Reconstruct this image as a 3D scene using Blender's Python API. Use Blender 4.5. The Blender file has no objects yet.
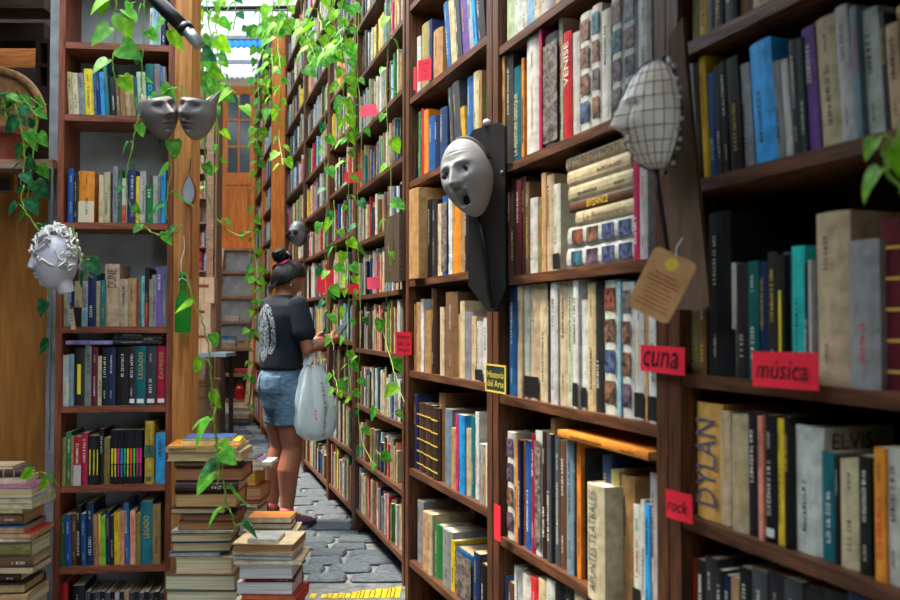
import bpy, math, random
from mathutils import Vector, Matrix, noise
R = math.radians
rnd = random.Random(7)
scene = bpy.context.scene
COL = scene.collection

# ---------------------------------------------------------------- camera
F, CX, CY, CH = 875.0, 450.0, 300.0, 1.23
PITCH = math.atan(24 / F)
cam_d = bpy.data.cameras.new('camera')
cam = bpy.data.objects.new('camera', cam_d)
COL.objects.link(cam)
cam.location = (0, 0, CH)
cam.rotation_euler = (math.pi / 2 + PITCH, 0, 0)
cam_d.sensor_width = 36.0
cam_d.lens = 35.0
cam_d.clip_start = 0.05
cam_d.dof.use_dof = True
cam_d.dof.focus_distance = 4.3
cam_d.dof.aperture_fstop = 3.4
scene.camera = cam

# ---------------------------------------------------------------- sky, sun, exposure
world = bpy.data.worlds.new('world')
scene.world = world
world.use_nodes = True
wn = world.node_tree.nodes
wn['Background'].inputs[0].default_value = (0.78, 0.90, 1.0, 1)
wn['Background'].inputs[1].default_value = 3.0
sun_d = bpy.data.lights.new('sun', 'SUN')
sun_d.energy = 5.0
sun_d.angle = R(12)
sun_d.color = (1.0, 0.89, 0.72)
sun = bpy.data.objects.new('sun', sun_d)
COL.objects.link(sun)
SUN_FROM = Vector((-0.42, 0.10, 0.95)).normalized()
sun.rotation_euler = SUN_FROM.to_track_quat('Z', 'Y').to_euler()
scene.view_settings.view_transform = 'Standard'
scene.view_settings.look = 'None'
scene.view_settings.exposure = 1.1
scene.view_settings.gamma = 1.0
scene.view_settings.use_curve_mapping = False

# ---------------------------------------------------------------- pixel helpers
def ray(x, y):
    a, b = (x - CX) / F, (CY - y) / F
    c, s = math.cos(PITCH), math.sin(PITCH)
    return Vector((a, c - b * s, s + b * c))
def at(x, y, Z):
    d = ray(x, y)
    return Vector((0, 0, CH)) + d * (Z / d.y)
def px(p):
    v = Vector(p) - Vector((0, 0, CH))
    c, s = math.cos(PITCH), math.sin(PITCH)
    zf = v.y * c + v.z * s
    if zf < 0.05: zf = 0.05
    return CX + F * v.x / zf, CY - F * (-v.y * s + v.z * c) / zf
class Bay:
    """vertical plane through two plan points; u runs along it, n faces the alley"""
    def __init__(s, A, B):
        s.A = Vector((A[0], A[1], 0)); s.B = Vector((B[0], B[1], 0))
        s.L = (s.B - s.A).length
        s.u = (s.B - s.A).normalized()
        s.n = Vector((s.u.y, -s.u.x, 0))
        s.ang = math.atan2(s.u.y, s.u.x)
    def hit(s, x, y, off=0.0):
        d = ray(x, y); o = Vector((0, 0, CH)); p0 = s.A + s.n * off
        t = (p0 - o).dot(s.n) / d.dot(s.n)
        p = o + d * t
        return (p - p0).dot(s.u), p.z
    def pt(s, a, z, off=0.0):
        p = s.A + s.u * a + s.n * off
        return Vector((p.x, p.y, z))
    def frame(s, a, z, off=0.0):
        """local x along the bay, y into the wall, z up"""
        return Matrix.Translation(s.pt(a, z, off)) @ Matrix.Rotation(s.ang, 4, 'Z')

# ---------------------------------------------------------------- materials
def srgb(c):
    out = []
    for v in c[:3]:
        v = v / 255.0
        out.append(v / 12.92 if v <= 0.04045 else ((v + 0.055) / 1.055) ** 2.4)
    return (*out, 1.0)
MATS = {}
def new_mat(name):
    m = bpy.data.materials.new(name); m.use_nodes = True
    MATS[name] = m
    return m, m.node_tree.nodes, m.node_tree.links, m.node_tree.nodes['Principled BSDF']
def noise_mat(name, c1, c2, scale=8.0, rough=0.6, stretch=(1, 1, 1), bump=0.0, detail=6, spec=0.3, metallic=0.0, coords='Object', dist=0.0):
    m, n, l, b = new_mat(name)
    tc = n.new('ShaderNodeTexCoord'); mp = n.new('ShaderNodeMapping'); mp.inputs['Scale'].default_value = stretch
    nz = n.new('ShaderNodeTexNoise'); nz.inputs['Scale'].default_value = scale; nz.inputs['Detail'].default_value = detail
    nz.inputs['Distortion'].default_value = dist
    cr = n.new('ShaderNodeValToRGB'); cr.color_ramp.elements[0].color = srgb(c1); cr.color_ramp.elements[1].color = srgb(c2)
    cr.color_ramp.elements[0].position = 0.3; cr.color_ramp.elements[1].position = 0.7
    l.new(tc.outputs[coords], mp.inputs['Vector']); l.new(mp.outputs[0], nz.inputs['Vector'])
    l.new(nz.outputs[0], cr.inputs[0]); l.new(cr.outputs[0], b.inputs['Base Color'])
    b.inputs['Roughness'].default_value = rough; b.inputs['Specular IOR Level'].default_value = spec
    b.inputs['Metallic'].default_value = metallic
    if bump:
        bp = n.new('ShaderNodeBump'); bp.inputs['Strength'].default_value = bump; bp.inputs['Distance'].default_value = 0.01
        l.new(nz.outputs[0], bp.inputs['Height']); l.new(bp.outputs[0], b.inputs['Normal'])
    return m
# wood: grain runs along local x (rails, shelves) or z (uprights)
noise_mat('wood_shelf', (48, 28, 18), (110, 69, 45), 7, 0.5, (1.2, 14, 14), 0.25)
noise_mat('wood_upright', (48, 28, 18), (108, 66, 41), 7, 0.5, (14, 14, 1.2), 0.25)
noise_mat('wood_left_shelf', (84, 42, 28), (150, 86, 60), 7, 0.5, (1.2, 14, 14), 0.25)
noise_mat('wood_left_upright', (88, 42, 26), (150, 82, 54), 7, 0.5, (14, 14, 1.2), 0.25)
noise_mat('wood_post', (150, 92, 40), (205, 140, 74), 5, 0.5, (12, 12, 0.9), 0.15)
noise_mat('wood_orange', (168, 84, 24), (216, 124, 44), 5, 0.45, (12, 12, 1.0), 0.15)
noise_mat('wood_pale', (120, 84, 62), (186, 142, 112), 7, 0.6, (1.5, 12, 12), 0.2)
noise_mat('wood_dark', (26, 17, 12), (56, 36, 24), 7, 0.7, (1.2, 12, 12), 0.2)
noise_mat('wood_warm_lit', (120, 66, 22), (190, 110, 40), 7, 0.6, (1.2, 12, 12), 0.2)  # warm light on the store boards, put into their colour
noise_mat('plywood', (132, 82, 34), (178, 118, 56), 3.2, 0.5, (5, 5, 0.8), 0.05, dist=1.2)
noise_mat('back_wood', (34, 20, 13), (62, 38, 25), 6, 0.7, (8, 8, 1), 0.1)
noise_mat('paint_grey', (134, 138, 140), (164, 168, 168), 9, 0.7, (1, 1, 1), 0.12)
noise_mat('concrete', (128, 132, 136), (168, 172, 174), 14, 0.85, (1, 1, 1), 0.3)
noise_mat('plaster', (150, 126, 104), (196, 172, 150), 5, 0.9, (1, 1, 1), 0.2)
noise_mat('dark_wall', (44, 36, 30), (70, 58, 48), 4, 0.9, (1, 1, 1), 0.2)
noise_mat('stone', (48, 56, 64), (102, 110, 118), 11, 0.62, (1, 1, 1), 0.35, spec=0.4)
noise_mat('mortar', (92, 94, 94), (136, 136, 132), 20, 0.9, (1, 1, 1), 0.4)
noise_mat('kerb', (72, 76, 78), (116, 118, 116), 18, 0.85, (1, 1, 1), 0.4)
noise_mat('yellow_paint', (150, 124, 26), (206, 176, 24), 30, 0.7, (1, 1, 1), 0.3)
noise_mat('white_ceramic', (168, 164, 172), (190, 186, 192), 5, 0.3, spec=0.5)
noise_mat('mask_cream', (204, 190, 172), (238, 232, 224), 9, 0.5)
noise_mat('speckle', (20, 16, 14), (92, 70, 48), 160, 0.7, detail=2)
noise_mat('mask_grey', (120, 121, 122), (146, 146, 146), 6, 0.5)
noise_mat('planter_stone', (92, 86, 84), (136, 130, 126), 9, 0.6, bump=0.15)
noise_mat('skull_grey', (64, 68, 74), (110, 112, 118), 12, 0.45, bump=0.2)
noise_mat('black_board', (18, 17, 17), (30, 28, 27), 10, 0.55)
noise_mat('black_iron', (10, 10, 12), (26, 26, 28), 10, 0.4)
noise_mat('board_brown', (86, 66, 50), (112, 88, 68), 7, 0.7, (8, 8, 1), 0.1)
noise_mat('kraft', (168, 122, 78), (196, 150, 102), 22, 0.85)
noise_mat('cardboard', (160, 116, 78), (188, 142, 100), 7, 0.85)
noise_mat('kraft_pale', (206, 160, 122), (226, 186, 150), 7, 0.85)
noise_mat('red_card', (226, 30, 52), (240, 44, 66), 6, 0.6)
noise_mat('pink_card', (238, 70, 96), (246, 88, 112), 6, 0.6)
noise_mat('ink', (24, 12, 16), (40, 18, 24), 6, 0.7)
noise_mat('sign_green', (24, 44, 38), (34, 56, 48), 9, 0.5)
noise_mat('gilt', (196, 170, 60), (222, 196, 84), 9, 0.5)
noise_mat('skin', (136, 82, 61), (156, 99, 76), 5, 0.5, spec=0.35)
noise_mat('hair_black', (5, 4, 5), (16, 14, 14), 60, 0.5, (3, 3, 0.3), 0.6, spec=0.25)
noise_mat('pink_tie', (226, 40, 110), (240, 60, 130), 9, 0.6)
noise_mat('denim', (66, 92, 116), (112, 140, 162), 30, 0.85, (1, 1, 3), 0.3)
noise_mat('navy_cloth', (14, 19, 29), (22, 29, 42), 12, 0.85, bump=0.1)
noise_mat('shoe_purple', (86, 44, 72), (122, 66, 98), 16, 0.7, bump=0.1)
noise_mat('rubber', (30, 32, 36), (48, 50, 54), 12, 0.7)
noise_mat('lace', (150, 140, 40), (190, 176, 60), 30, 0.7)
noise_mat('sock', (210, 90, 90), (230, 120, 116), 30, 0.9)
noise_mat('terracotta', (120, 56, 38), (156, 80, 56), 8, 0.8)
noise_mat('metal_grey', (140, 146, 150), (176, 182, 186), 9, 0.35, metallic=0.6)
noise_mat('slate', (138, 146, 156), (170, 178, 186), 12, 0.5)
noise_mat('pane_dark', (40, 50, 54), (64, 76, 80), 3, 0.15, spec=0.6)
noise_mat('table_top', (130, 140, 146), (170, 180, 184), 6, 0.5)
noise_mat('wire', (190, 188, 186), (214, 212, 208), 9, 0.4)
noise_mat('wicker', (120, 84, 50), (168, 124, 78), 40, 0.7)
noise_mat('stem', (88, 124, 40), (130, 160, 60), 20, 0.6)
noise_mat('coral_white', (196, 190, 186), (232, 228, 224), 14, 0.4, bump=0.2)
noise_mat('phone_case', (40, 34, 30), (70, 58, 50), 9, 0.35)
noise_mat('red_plastic', (160, 20, 24), (190, 34, 36), 9, 0.4)
noise_mat('white_print', (206, 210, 214), (226, 230, 234), 9, 0.7)

# books: colour comes from a colour attribute, wear from noise
m, n, l, b = new_mat('book_cover')
at_n = n.new('ShaderNodeAttribute'); at_n.attribute_name = 'Col'
tc = n.new('ShaderNodeTexCoord'); nz = n.new('ShaderNodeTexNoise'); nz.inputs['Scale'].default_value = 34; nz.inputs['Detail'].default_value = 5
mx = n.new('ShaderNodeMix'); mx.data_type = 'RGBA'; mx.blend_type = 'MULTIPLY'; mx.inputs[0].default_value = 1.0
cr = n.new('ShaderNodeValToRGB'); cr.color_ramp.elements[0].color = (0.62, 0.6, 0.56, 1); cr.color_ramp.elements[1].color = (1, 1, 1, 1)
cr.color_ramp.elements[0].position = 0.28; cr.color_ramp.elements[1].position = 0.6
l.new(tc.outputs['Object'], nz.inputs['Vector']); l.new(nz.outputs[0], cr.inputs[0])
l.new(at_n.outputs['Color'], mx.inputs[6]); l.new(cr.outputs[0], mx.inputs[7]); l.new(mx.outputs[2], b.inputs['Base Color'])
b.inputs['Roughness'].default_value = 0.48; b.inputs['Specular IOR Level'].default_value = 0.4
m, n, l, b = new_mat('book_pages')
at_n = n.new('ShaderNodeAttribute'); at_n.attribute_name = 'Col'
tc = n.new('ShaderNodeTexCoord'); mp = n.new('ShaderNodeMapping'); mp.inputs['Scale'].default_value = (420, 3, 3)
nz = n.new('ShaderNodeTexNoise'); nz.inputs['Scale'].default_value = 1.0; nz.inputs['Detail'].default_value = 2
cr = n.new('ShaderNodeValToRGB'); cr.color_ramp.elements[0].color = (0.55, 0.5, 0.42, 1); cr.color_ramp.elements[1].color = (1, 1, 1, 1)
cr.color_ramp.elements[0].position = 0.3; cr.color_ramp.elements[1].position = 0.62
mx = n.new('ShaderNodeMix'); mx.data_type = 'RGBA'; mx.blend_type = 'MULTIPLY'; mx.inputs[0].default_value = 1.0
l.new(tc.outputs['Object'], mp.inputs['Vector']); l.new(mp.outputs[0], nz.inputs['Vector']); l.new(nz.outputs[0], cr.inputs[0])
l.new(at_n.outputs['Color'], mx.inputs[6]); l.new(cr.outputs[0], mx.inputs[7]); l.new(mx.outputs[2], b.inputs['Base Color'])
b.inputs['Roughness'].default_value = 0.9
m, n, l, b = new_mat('print')
at_n = n.new('ShaderNodeAttribute'); at_n.attribute_name = 'Col'
l.new(at_n.outputs['Color'], b.inputs['Base Color']); b.inputs['Roughness'].default_value = 0.5
# a photograph-like blur of colours for cover pictures
m, n, l, b = new_mat('picture')
at_n = n.new('ShaderNodeAttribute'); at_n.attribute_name = 'Col'
tc = n.new('ShaderNodeTexCoord'); nz = n.new('ShaderNodeTexNoise'); nz.inputs['Scale'].default_value = 40; nz.inputs['Detail'].default_value = 3; nz.inputs['Distortion'].default_value = 1.5
cr = n.new('ShaderNodeValToRGB'); cr.color_ramp.elements[0].color = (0.05, 0.05, 0.08, 1); cr.color_ramp.elements[1].color = (1.0, 0.9, 0.8, 1)
cr.color_ramp.elements[0].position = 0.38; cr.color_ramp.elements[1].position = 0.64
mx = n.new('ShaderNodeMix'); mx.data_type = 'RGBA'; mx.blend_type = 'OVERLAY'; mx.inputs[0].default_value = 0.85
l.new(tc.outputs['Object'], nz.inputs['Vector']); l.new(nz.outputs[0], cr.inputs[0])
l.new(at_n.outputs['Color'], mx.inputs[6]); l.new(cr.outputs[0], mx.inputs[7]); l.new(mx.outputs[2], b.inputs['Base Color'])
b.inputs['Roughness'].default_value = 0.45
# leaves: green with paler variegation, light passes through them
def leaf_mat(name, c1, c2, c3):
    m, n, l, b = new_mat(name)
    tc = n.new('ShaderNodeTexCoord'); nz = n.new('ShaderNodeTexNoise'); nz.inputs['Scale'].default_value = 3.0; nz.inputs['Detail'].default_value = 4
    oi = n.new('ShaderNodeObjectInfo'); ad = n.new('ShaderNodeVectorMath'); ad.operation = 'ADD'
    cr = n.new('ShaderNodeValToRGB'); e = cr.color_ramp.elements
    e[0].color = srgb(c1); e[0].position = 0.35; e[1].color = srgb(c3); e[1].position = 0.75
    k = cr.color_ramp.elements.new(0.55); k.color = srgb(c2)
    l.new(tc.outputs['Object'], ad.inputs[0]); l.new(oi.outputs['Random'], ad.inputs[1]); l.new(ad.outputs[0], nz.inputs['Vector'])
    l.new(nz.outputs[0], cr.inputs[0]); l.new(cr.outputs[0], b.inputs['Base Color'])
    b.inputs['Roughness'].default_value = 0.5; b.inputs['Specular IOR Level'].default_value = 0.25
    tr = n.new('ShaderNodeBsdfTranslucent'); l.new(cr.outputs[0], tr.inputs['Color'])
    ms = n.new('ShaderNodeMixShader'); ms.inputs[0].default_value = 0.42
    l.new(b.outputs[0], ms.inputs[1]); l.new(tr.outputs[0], ms.inputs[2]); l.new(ms.outputs[0], n['Material Output'].inputs['Surface'])
leaf_mat('leaf_bright', (84, 146, 22), (122, 180, 34), (166, 204, 66))
leaf_mat('leaf_mid', (52, 124, 34), (84, 160, 50), (130, 190, 74))
leaf_mat('leaf_deep', (24, 78, 46), (40, 112, 62), (86, 150, 92))
# bottle glass
m, n, l, b = new_mat('green_glass')
b.inputs['Base Color'].default_value = srgb((60, 190, 70)); b.inputs['Transmission Weight'].default_value = 0.75
b.inputs['Roughness'].default_value = 0.08; b.inputs['IOR'].default_value = 1.3
# thin plastic
m, n, l, b = new_mat('bag_plastic')
b.inputs['Base Color'].default_value = srgb((232, 244, 246)); b.inputs['Roughness'].default_value = 0.3
tr = n.new('ShaderNodeBsdfTranslucent'); tr.inputs['Color'].default_value = srgb((226, 240, 244))
ms = n.new('ShaderNodeMixShader'); ms.inputs[0].default_value = 0.4
l.new(b.outputs[0], ms.inputs[1]); l.new(tr.outputs[0], ms.inputs[2]); l.new(ms.outputs[0], n['Material Output'].inputs['Surface'])
# translucent roofing sheets
def sheet_mat(name, c):
    m, n, l, b = new_mat(name)
    b.inputs['Base Color'].default_value = srgb(c); b.inputs['Roughness'].default_value = 0.4
    tr = n.new('ShaderNodeBsdfTranslucent'); tr.inputs['Color'].default_value = srgb(c)
    ms = n.new('ShaderNodeMixShader'); ms.inputs[0].default_value = 0.75
    l.new(b.outputs[0], ms.inputs[1]); l.new(tr.outputs[0], ms.inputs[2]); l.new(ms.outputs[0], n['Material Output'].inputs['Surface'])
sheet_mat('roof_sheet', (132, 140, 146))
sheet_mat('roof_sheet_blue', (28, 84, 160))
# shirt back print: pale strokes on the navy cloth
m, n, l, b = new_mat('shirt_print')
tc = n.new('ShaderNodeTexCoord'); vo = n.new('ShaderNodeTexVoronoi'); vo.feature = 'DISTANCE_TO_EDGE'; vo.inputs['Scale'].default_value = 62
nz = n.new('ShaderNodeTexNoise'); nz.inputs['Scale'].default_value = 30; mxv = n.new('ShaderNodeMix'); mxv.data_type = 'VECTOR'; mxv.inputs[0].default_value = 0.06
l.new(tc.outputs['Object'], mxv.inputs[4]); l.new(tc.outputs['Object'], nz.inputs['Vector']); l.new(nz.outputs[1], mxv.inputs[5]); l.new(mxv.outputs[1], vo.inputs['Vector'])
cr = n.new('ShaderNodeValToRGB'); cr.color_ramp.interpolation = 'CONSTANT'
cr.color_ramp.elements[0].color = srgb((142, 152, 164)); cr.color_ramp.elements[1].color = srgb((20, 26, 37)); cr.color_ramp.elements[1].position = 0.10
l.new(vo.outputs[0], cr.inputs[0]); l.new(cr.outputs[0], b.inputs['Base Color']); b.inputs['Roughness'].default_value = 0.85

# ---------------------------------------------------------------- mesh helpers
class MB:
    def __init__(s): s.v = []; s.f = []; s.c = []
    def quadbox(s, p, col=None):
        """8 corners: bottom 4 ccw, top 4 ccw"""
        k = len(s.v); s.v += [tuple(q) for q in p]
        for f in ((0, 3, 2, 1), (4, 5, 6, 7), (0, 1, 5, 4), (1, 2, 6, 5), (2, 3, 7, 6), (3, 0, 4, 7)):
            s.f.append(tuple(k + i for i in f)); s.c.append(col)
        return s
    def box(s, x0, x1, y0, y1, z0, z1, col=None, M=None):
        p = [Vector(q) for q in ((x0, y0, z0), (x1, y0, z0), (x1, y1, z0), (x0, y1, z0), (x0, y0, z1), (x1, y0, z1), (x1, y1, z1), (x0, y1, z1))]
        if M is not None: p = [M @ q for q in p]
        return s.quadbox(p, col)
    def prism(s, poly, z0, z1, col=None, M=None):
        """poly (x, y) ccw, extruded along z"""
        k = len(s.v); n_ = len(poly)
        pts = [Vector((x, y, z0)) for x, y in poly] + [Vector((x, y, z1)) for x, y in poly]
        if M is not None: pts = [M @ q for q in pts]
        s.v += [tuple(q) for q in pts]
        s.f.append(tuple(k + i for i in reversed(range(n_)))); s.c.append(col)
        s.f.append(tuple(k + n_ + i for i in range(n_))); s.c.append(col)
        for i in range(n_):
            j = (i + 1) % n_
            s.f.append((k + i, k + j, k + n_ + j, k + n_ + i)); s.c.append(col)
        return s
    def rings(s, rings, col=None, cap=True, closed=True):
        k = len(s.v); m_ = len(rings[0])
        for r in rings: s.v += [tuple(q) for q in r]
        for i in range(len(rings) - 1):
            for j in range(m_ if closed else m_ - 1):
                j2 = (j + 1) % m_
                s.f.append((k + i * m_ + j, k + i * m_ + j2, k + (i + 1) * m_ + j2, k + (i + 1) * m_ + j)); s.c.append(col)
        if cap and closed:
            s.f.append(tuple(k + j for j in reversed(range(m_)))); s.c.append(col)
            e = k + (len(rings) - 1) * m_
            s.f.append(tuple(e + j for j in range(m_))); s.c.append(col)
        return s
    def tube(s, pts, rad, seg=6, col=None, ref=Vector((0.3, 0.2, 0.93))):
        pts = [Vector(p) for p in pts]
        rs = []
        for i, p in enumerate(pts):
            t = (pts[min(i + 1, len(pts) - 1)] - pts[max(i - 1, 0)]).normalized()
            a = t.cross(ref)
            if a.length < 1e-4: a = t.cross(Vector((1, 0, 0)))
            a.normalize(); b_ = t.cross(a)
            r = rad[i] if isinstance(rad, (list, tuple)) else rad
            ra, rb = r if isinstance(r, (list, tuple)) else (r, r)
            rs.append([p + a * ra * math.cos(2 * math.pi * j / seg) + b_ * rb * math.sin(2 * math.pi * j / seg) for j in range(seg)])
        return s.rings(rs, col)
    def lathe(s, prof, seg=16, col=None, M=None):
        """prof (radius, z)"""
        rs = []
        for r, z in prof:
            ring = [Vector((r * math.cos(2 * math.pi * j / seg), r * math.sin(2 * math.pi * j / seg), z)) for j in range(seg)]
            if M is not None: ring = [M @ q for q in ring]
            rs.append(ring)
        return s.rings(rs, col)
    def add(s, o, M=None, col=None):
        k = len(s.v)
        s.v += [tuple(M @ Vector(q)) for q in o.v] if M is not None else list(o.v)
        s.f += [tuple(k + i for i in f) for f in o.f]
        s.c += [col if col is not None else c for c in o.c]
        return s
    def mesh(s, name, mat, smooth=False):
        me = bpy.data.meshes.new(name)
        me.from_pydata(s.v, [], s.f)
        if any(c is not None for c in s.c):
            ca = me.color_attributes.new('Col', 'FLOAT_COLOR', 'CORNER')
            flat = []
            for f, c in zip(s.f, s.c):
                flat += list(c if c is not None else (1, 1, 1, 1)) * len(f)
            ca.data.foreach_set('color', flat)
        if mat: me.materials.append(MATS[mat])
        if smooth: me.polygons.foreach_set('use_smooth', [True] * len(me.polygons))
        me.update()
        return me
    def build(s, name, mat, parent=None, M=None, smooth=False):
        return link(name, s.mesh(name, mat, smooth), parent, M)
def link(name, data, parent=None, M=None):
    o = bpy.data.objects.new(name, data)
    COL.objects.link(o)
    if M is not None: o.matrix_basis = M
    if parent is not None: o.parent = parent
    return o
def empty(name, M=None, loc=None):
    o = bpy.data.objects.new(name, None); o.empty_display_size = 0.05
    COL.objects.link(o)
    if M is not None: o.matrix_basis = M
    if loc is not None: o.location = loc
    return o
def tag(o, label=None, cat=None, group=None, kind=None):
    if label: o['label'] = label
    if cat: o['category'] = cat
    if group: o['group'] = group
    if kind: o['kind'] = kind
    return o
def struct(name, mb, mat, parent=None, label=None, cat=None):
    o = mb.build(name, mat, parent)
    if parent is None: tag(o, label, cat, kind='structure')
    return o
def smooth_curve(pts, k=4):
    pts = [Vector(p) for p in pts]; out = []
    for i in range(len(pts) - 1):
        p0, p1, p2, p3 = pts[max(i - 1, 0)], pts[i], pts[i + 1], pts[min(i + 2, len(pts) - 1)]
        for j in range(k):
            t = j / k
            out.append(0.5 * ((2 * p1) + (p2 - p0) * t + (2 * p0 - 5 * p1 + 4 * p2 - p3) * t * t + (3 * p1 - p0 - 3 * p2 + p3) * t ** 3))
    out.append(pts[-1])
    return out
# lettering: every string is turned into a mesh once, before the scene fills up
WORDS = ['VENISE', 'LA PEINTURE GRECQUE', 'APUNTES TEATRALES', 'MOSAÏQUES', 'ELVIS', 'LEGADO', 'DYLAN', 'DUNE', 'BYZANCE', 'ADICO',
         'LE LIVRE DES MORTS', 'Historia', 'del Arte', 'cuna', 'música', 'rock', 'Histo', 'de la', 'Arqui', 'COM', 'TO', 'CO', 'EXPRESS', 'Le Romancero']
TEXT = {}
def make_texts():
    tmp = []
    for w in WORDS:
        c = bpy.data.curves.new('lettering', 'FONT'); c.body = w; c.size = 1.0; c.resolution_u = 2
        if w in ('cuna', 'música', 'rock', 'Histo', 'de la', 'Arqui', 'COM', 'TO', 'CO'): c.shear = 0.25
        o = bpy.data.objects.new('lettering', c); COL.objects.link(o); tmp.append((w, o))
    bpy.context.view_layer.update()
    dg = bpy.context.evaluated_depsgraph_get()
    for w, o in tmp:
        me = o.evaluated_get(dg).to_mesh()
        vs = [v.co.copy() for v in me.vertices]; fs = [tuple(p.vertices) for p in me.polygons]
        x0, x1 = min(v.x for v in vs), max(v.x for v in vs); y0, y1 = min(v.y for v in vs), max(v.y for v in vs)
        TEXT[w] = ([((v.x - (x0 + x1) / 2), (v.y - (y0 + y1) / 2)) for v in vs], fs, x1 - x0, y1 - y0)
        o.evaluated_get(dg).to_mesh_clear()
    for w, o in tmp:
        c = o.data; bpy.data.objects.remove(o); bpy.data.curves.remove(c)
make_texts()
def lettering(mb, word, M, w, h, col=None, keep=True):
    """lay a word, w wide and h tall at most, in the xy plane of M"""
    vs, fs, tw, th = TEXT[word]
    sx, sy = w / tw, h / th
    if keep: sx = sy = min(sx, sy)
    k = len(mb.v)
    mb.v += [tuple(M @ Vector((x * sx, y * sy, 0))) for x, y in vs]
    for f in fs: mb.f.append(tuple(k + i for i in f)); mb.c.append(col)
    return mb

# ================================================================ layout of the place
def NP(x): z = 1057.0 / (x - 135); return ((x - CX) / F * z, z)          # front line of the near right bookcases
def FP(x): z = 912.0 / (x - 180); return ((x - CX) / F * z, z)           # front line of the far right bookcases
FLOOR, LOW = 0.0, -0.15                                                   # alley paving, and the level one step down
BN4, BN3, BN2 = Bay(NP(668), NP(1250)), Bay(NP(493), NP(667)), Bay(NP(405.5), NP(492))
BF1, BF0 = Bay(FP(354), FP(404)), Bay(FP(328), FP(353.6))
BFA, BFB = Bay(FP(303.5), FP(327.7)), Bay(FP(284), FP(303.2))
dd = Vector((-0.295, 0.955)).normalized()
cn = at(270, 440, 8.78)
BC1 = Bay((cn.x + dd.x * 1.05, cn.y + dd.y * 1.05), (cn.x, cn.y))
BC2 = Bay((cn.x + dd.x * 2.2, cn.y + dd.y * 2.2), (cn.x + dd.x * 1.06, cn.y + dd.y * 1.06))
lp0, lp1 = at(55.5, 330, 3.24), at(172.5, 330, 3.29)
BL = Bay((lp0.x, lp0.y), (lp1.x, lp1.y))

# ---------------------------------------------------------------- ground
lower = MB().box(-4.5, 2.5, -3.2, 3.94, -0.30, LOW)
struct('floor', lower, 'kerb', label='grey concrete floor at the foot of the yellow step', cat='floor')
fl = MB().box(-4.5, 2.0, 4.20, 12.6, -0.30, FLOOR - 0.012)
floor = struct('floor_alley', fl, 'mortar', label='alley floor of grey cobbles set in pale mortar', cat='floor')
kerb = struct('trim_1', MB().box(-4.5, 2.0, 3.94, 4.20, -0.30, FLOOR - 0.004), 'kerb', label='stone step edge streaked with yellow paint', cat='step')
# worn stripe of paint on the step edge
mb = MB()
r2 = random.Random(5)
x = at(310, 592, 4.0).x
xe = at(399, 588, 4.05).x
while x < xe:
    w = r2.uniform(.012, .03)
    t = (x - at(310, 592, 4.0).x) / (xe - at(310, 592, 4.0).x)
    if not (0.04 < t < 0.12):
        a, b_ = 3.96 + r2.uniform(0, .012) + .01 * t, 4.03 + r2.uniform(-.012, .012) + 0.13 * t * t
        mb.box(x, x + w + .004, a, b_, FLOOR - 0.004, FLOOR - 0.0015)
    x += w
mb.build('paint_stripe', 'yellow_paint', kerb)
# cobbles: each a chamfered block of its own
def cobble_mesh(seed):
    r = random.Random(seed); m_ = MB(); k = 12
    base = []
    for i in range(k):
        a = 2 * math.pi * (i + .5) / k
        cx, cy = math.cos(a), math.sin(a)
        q = max(abs(cx), abs(cy)); cx, cy = cx / q, cy / q
        cn_ = .90 if abs(abs(cx) - abs(cy)) < .3 else 1.0; cx *= .5 * cn_ * (1 - .06 * r.random()); cy *= .5 * cn_ * (1 - .10 * r.random())
        base.append((cx, cy))
    rs = [[Vector((x, y, 0)) for x, y in base], [Vector((x, y, .7 + r.uniform(-.1, .1))) for x, y in base],
          [Vector((x * .9, y * .86, 1.0 + r.uniform(-.08, .08))) for x, y in base]]
    return m_.rings(rs).mesh('cobble', 'stone', False)
cob = [cobble_mesh(i) for i in range(9)]
rest = MB()
r3 = random.Random(11)
y = 4.21; row = 0; nst = 0
def wall_x(y):                                     # front line of the bookcases at that depth
    best = []
    for b_ in (BN2, BF1, BF0, BFA, BFB, BC1, BC2):
        if b_.B.y - .01 <= y <= b_.A.y + .01:
            best.append(b_.A.x + (b_.B.x - b_.A.x) * (y - b_.A.y) / (b_.B.y - b_.A.y))
    return max(best) if best else -0.3
while y < 12.0:
    dy = r3.uniform(.135, .175)
    xr = wall_x(y) + .14; xl = (228 - CX) / F * y - .25
    x = xr - r3.uniform(0, .15)
    while x > xl:
        w = r3.uniform(.19, .30)
        M = Matrix.Translation((x - w / 2, y + dy / 2 + r3.uniform(-.012, .012), FLOOR - .02)) @ Matrix.Rotation(r3.uniform(-.06, .06) + .05, 4, 'Z') @ Matrix.Diagonal((w - .014, dy - .012, r3.uniform(.022, .030), 1))
        if y < 7.6 and nst < 290:
            link('cobble', cob[nst % 9], floor, M); nst += 1
        else:
            me = cob[r3.randrange(9)]
            k = len(rest.v); rest.v += [tuple(M @ v.co) for v in me.vertices]
            for p in me.polygons: rest.f.append(tuple(k + i for i in p.vertices)); rest.c.append(None)
        x -= w
    y += dy
tag(rest.build('far_cobbles', 'stone', floor), kind='stuff')

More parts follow.
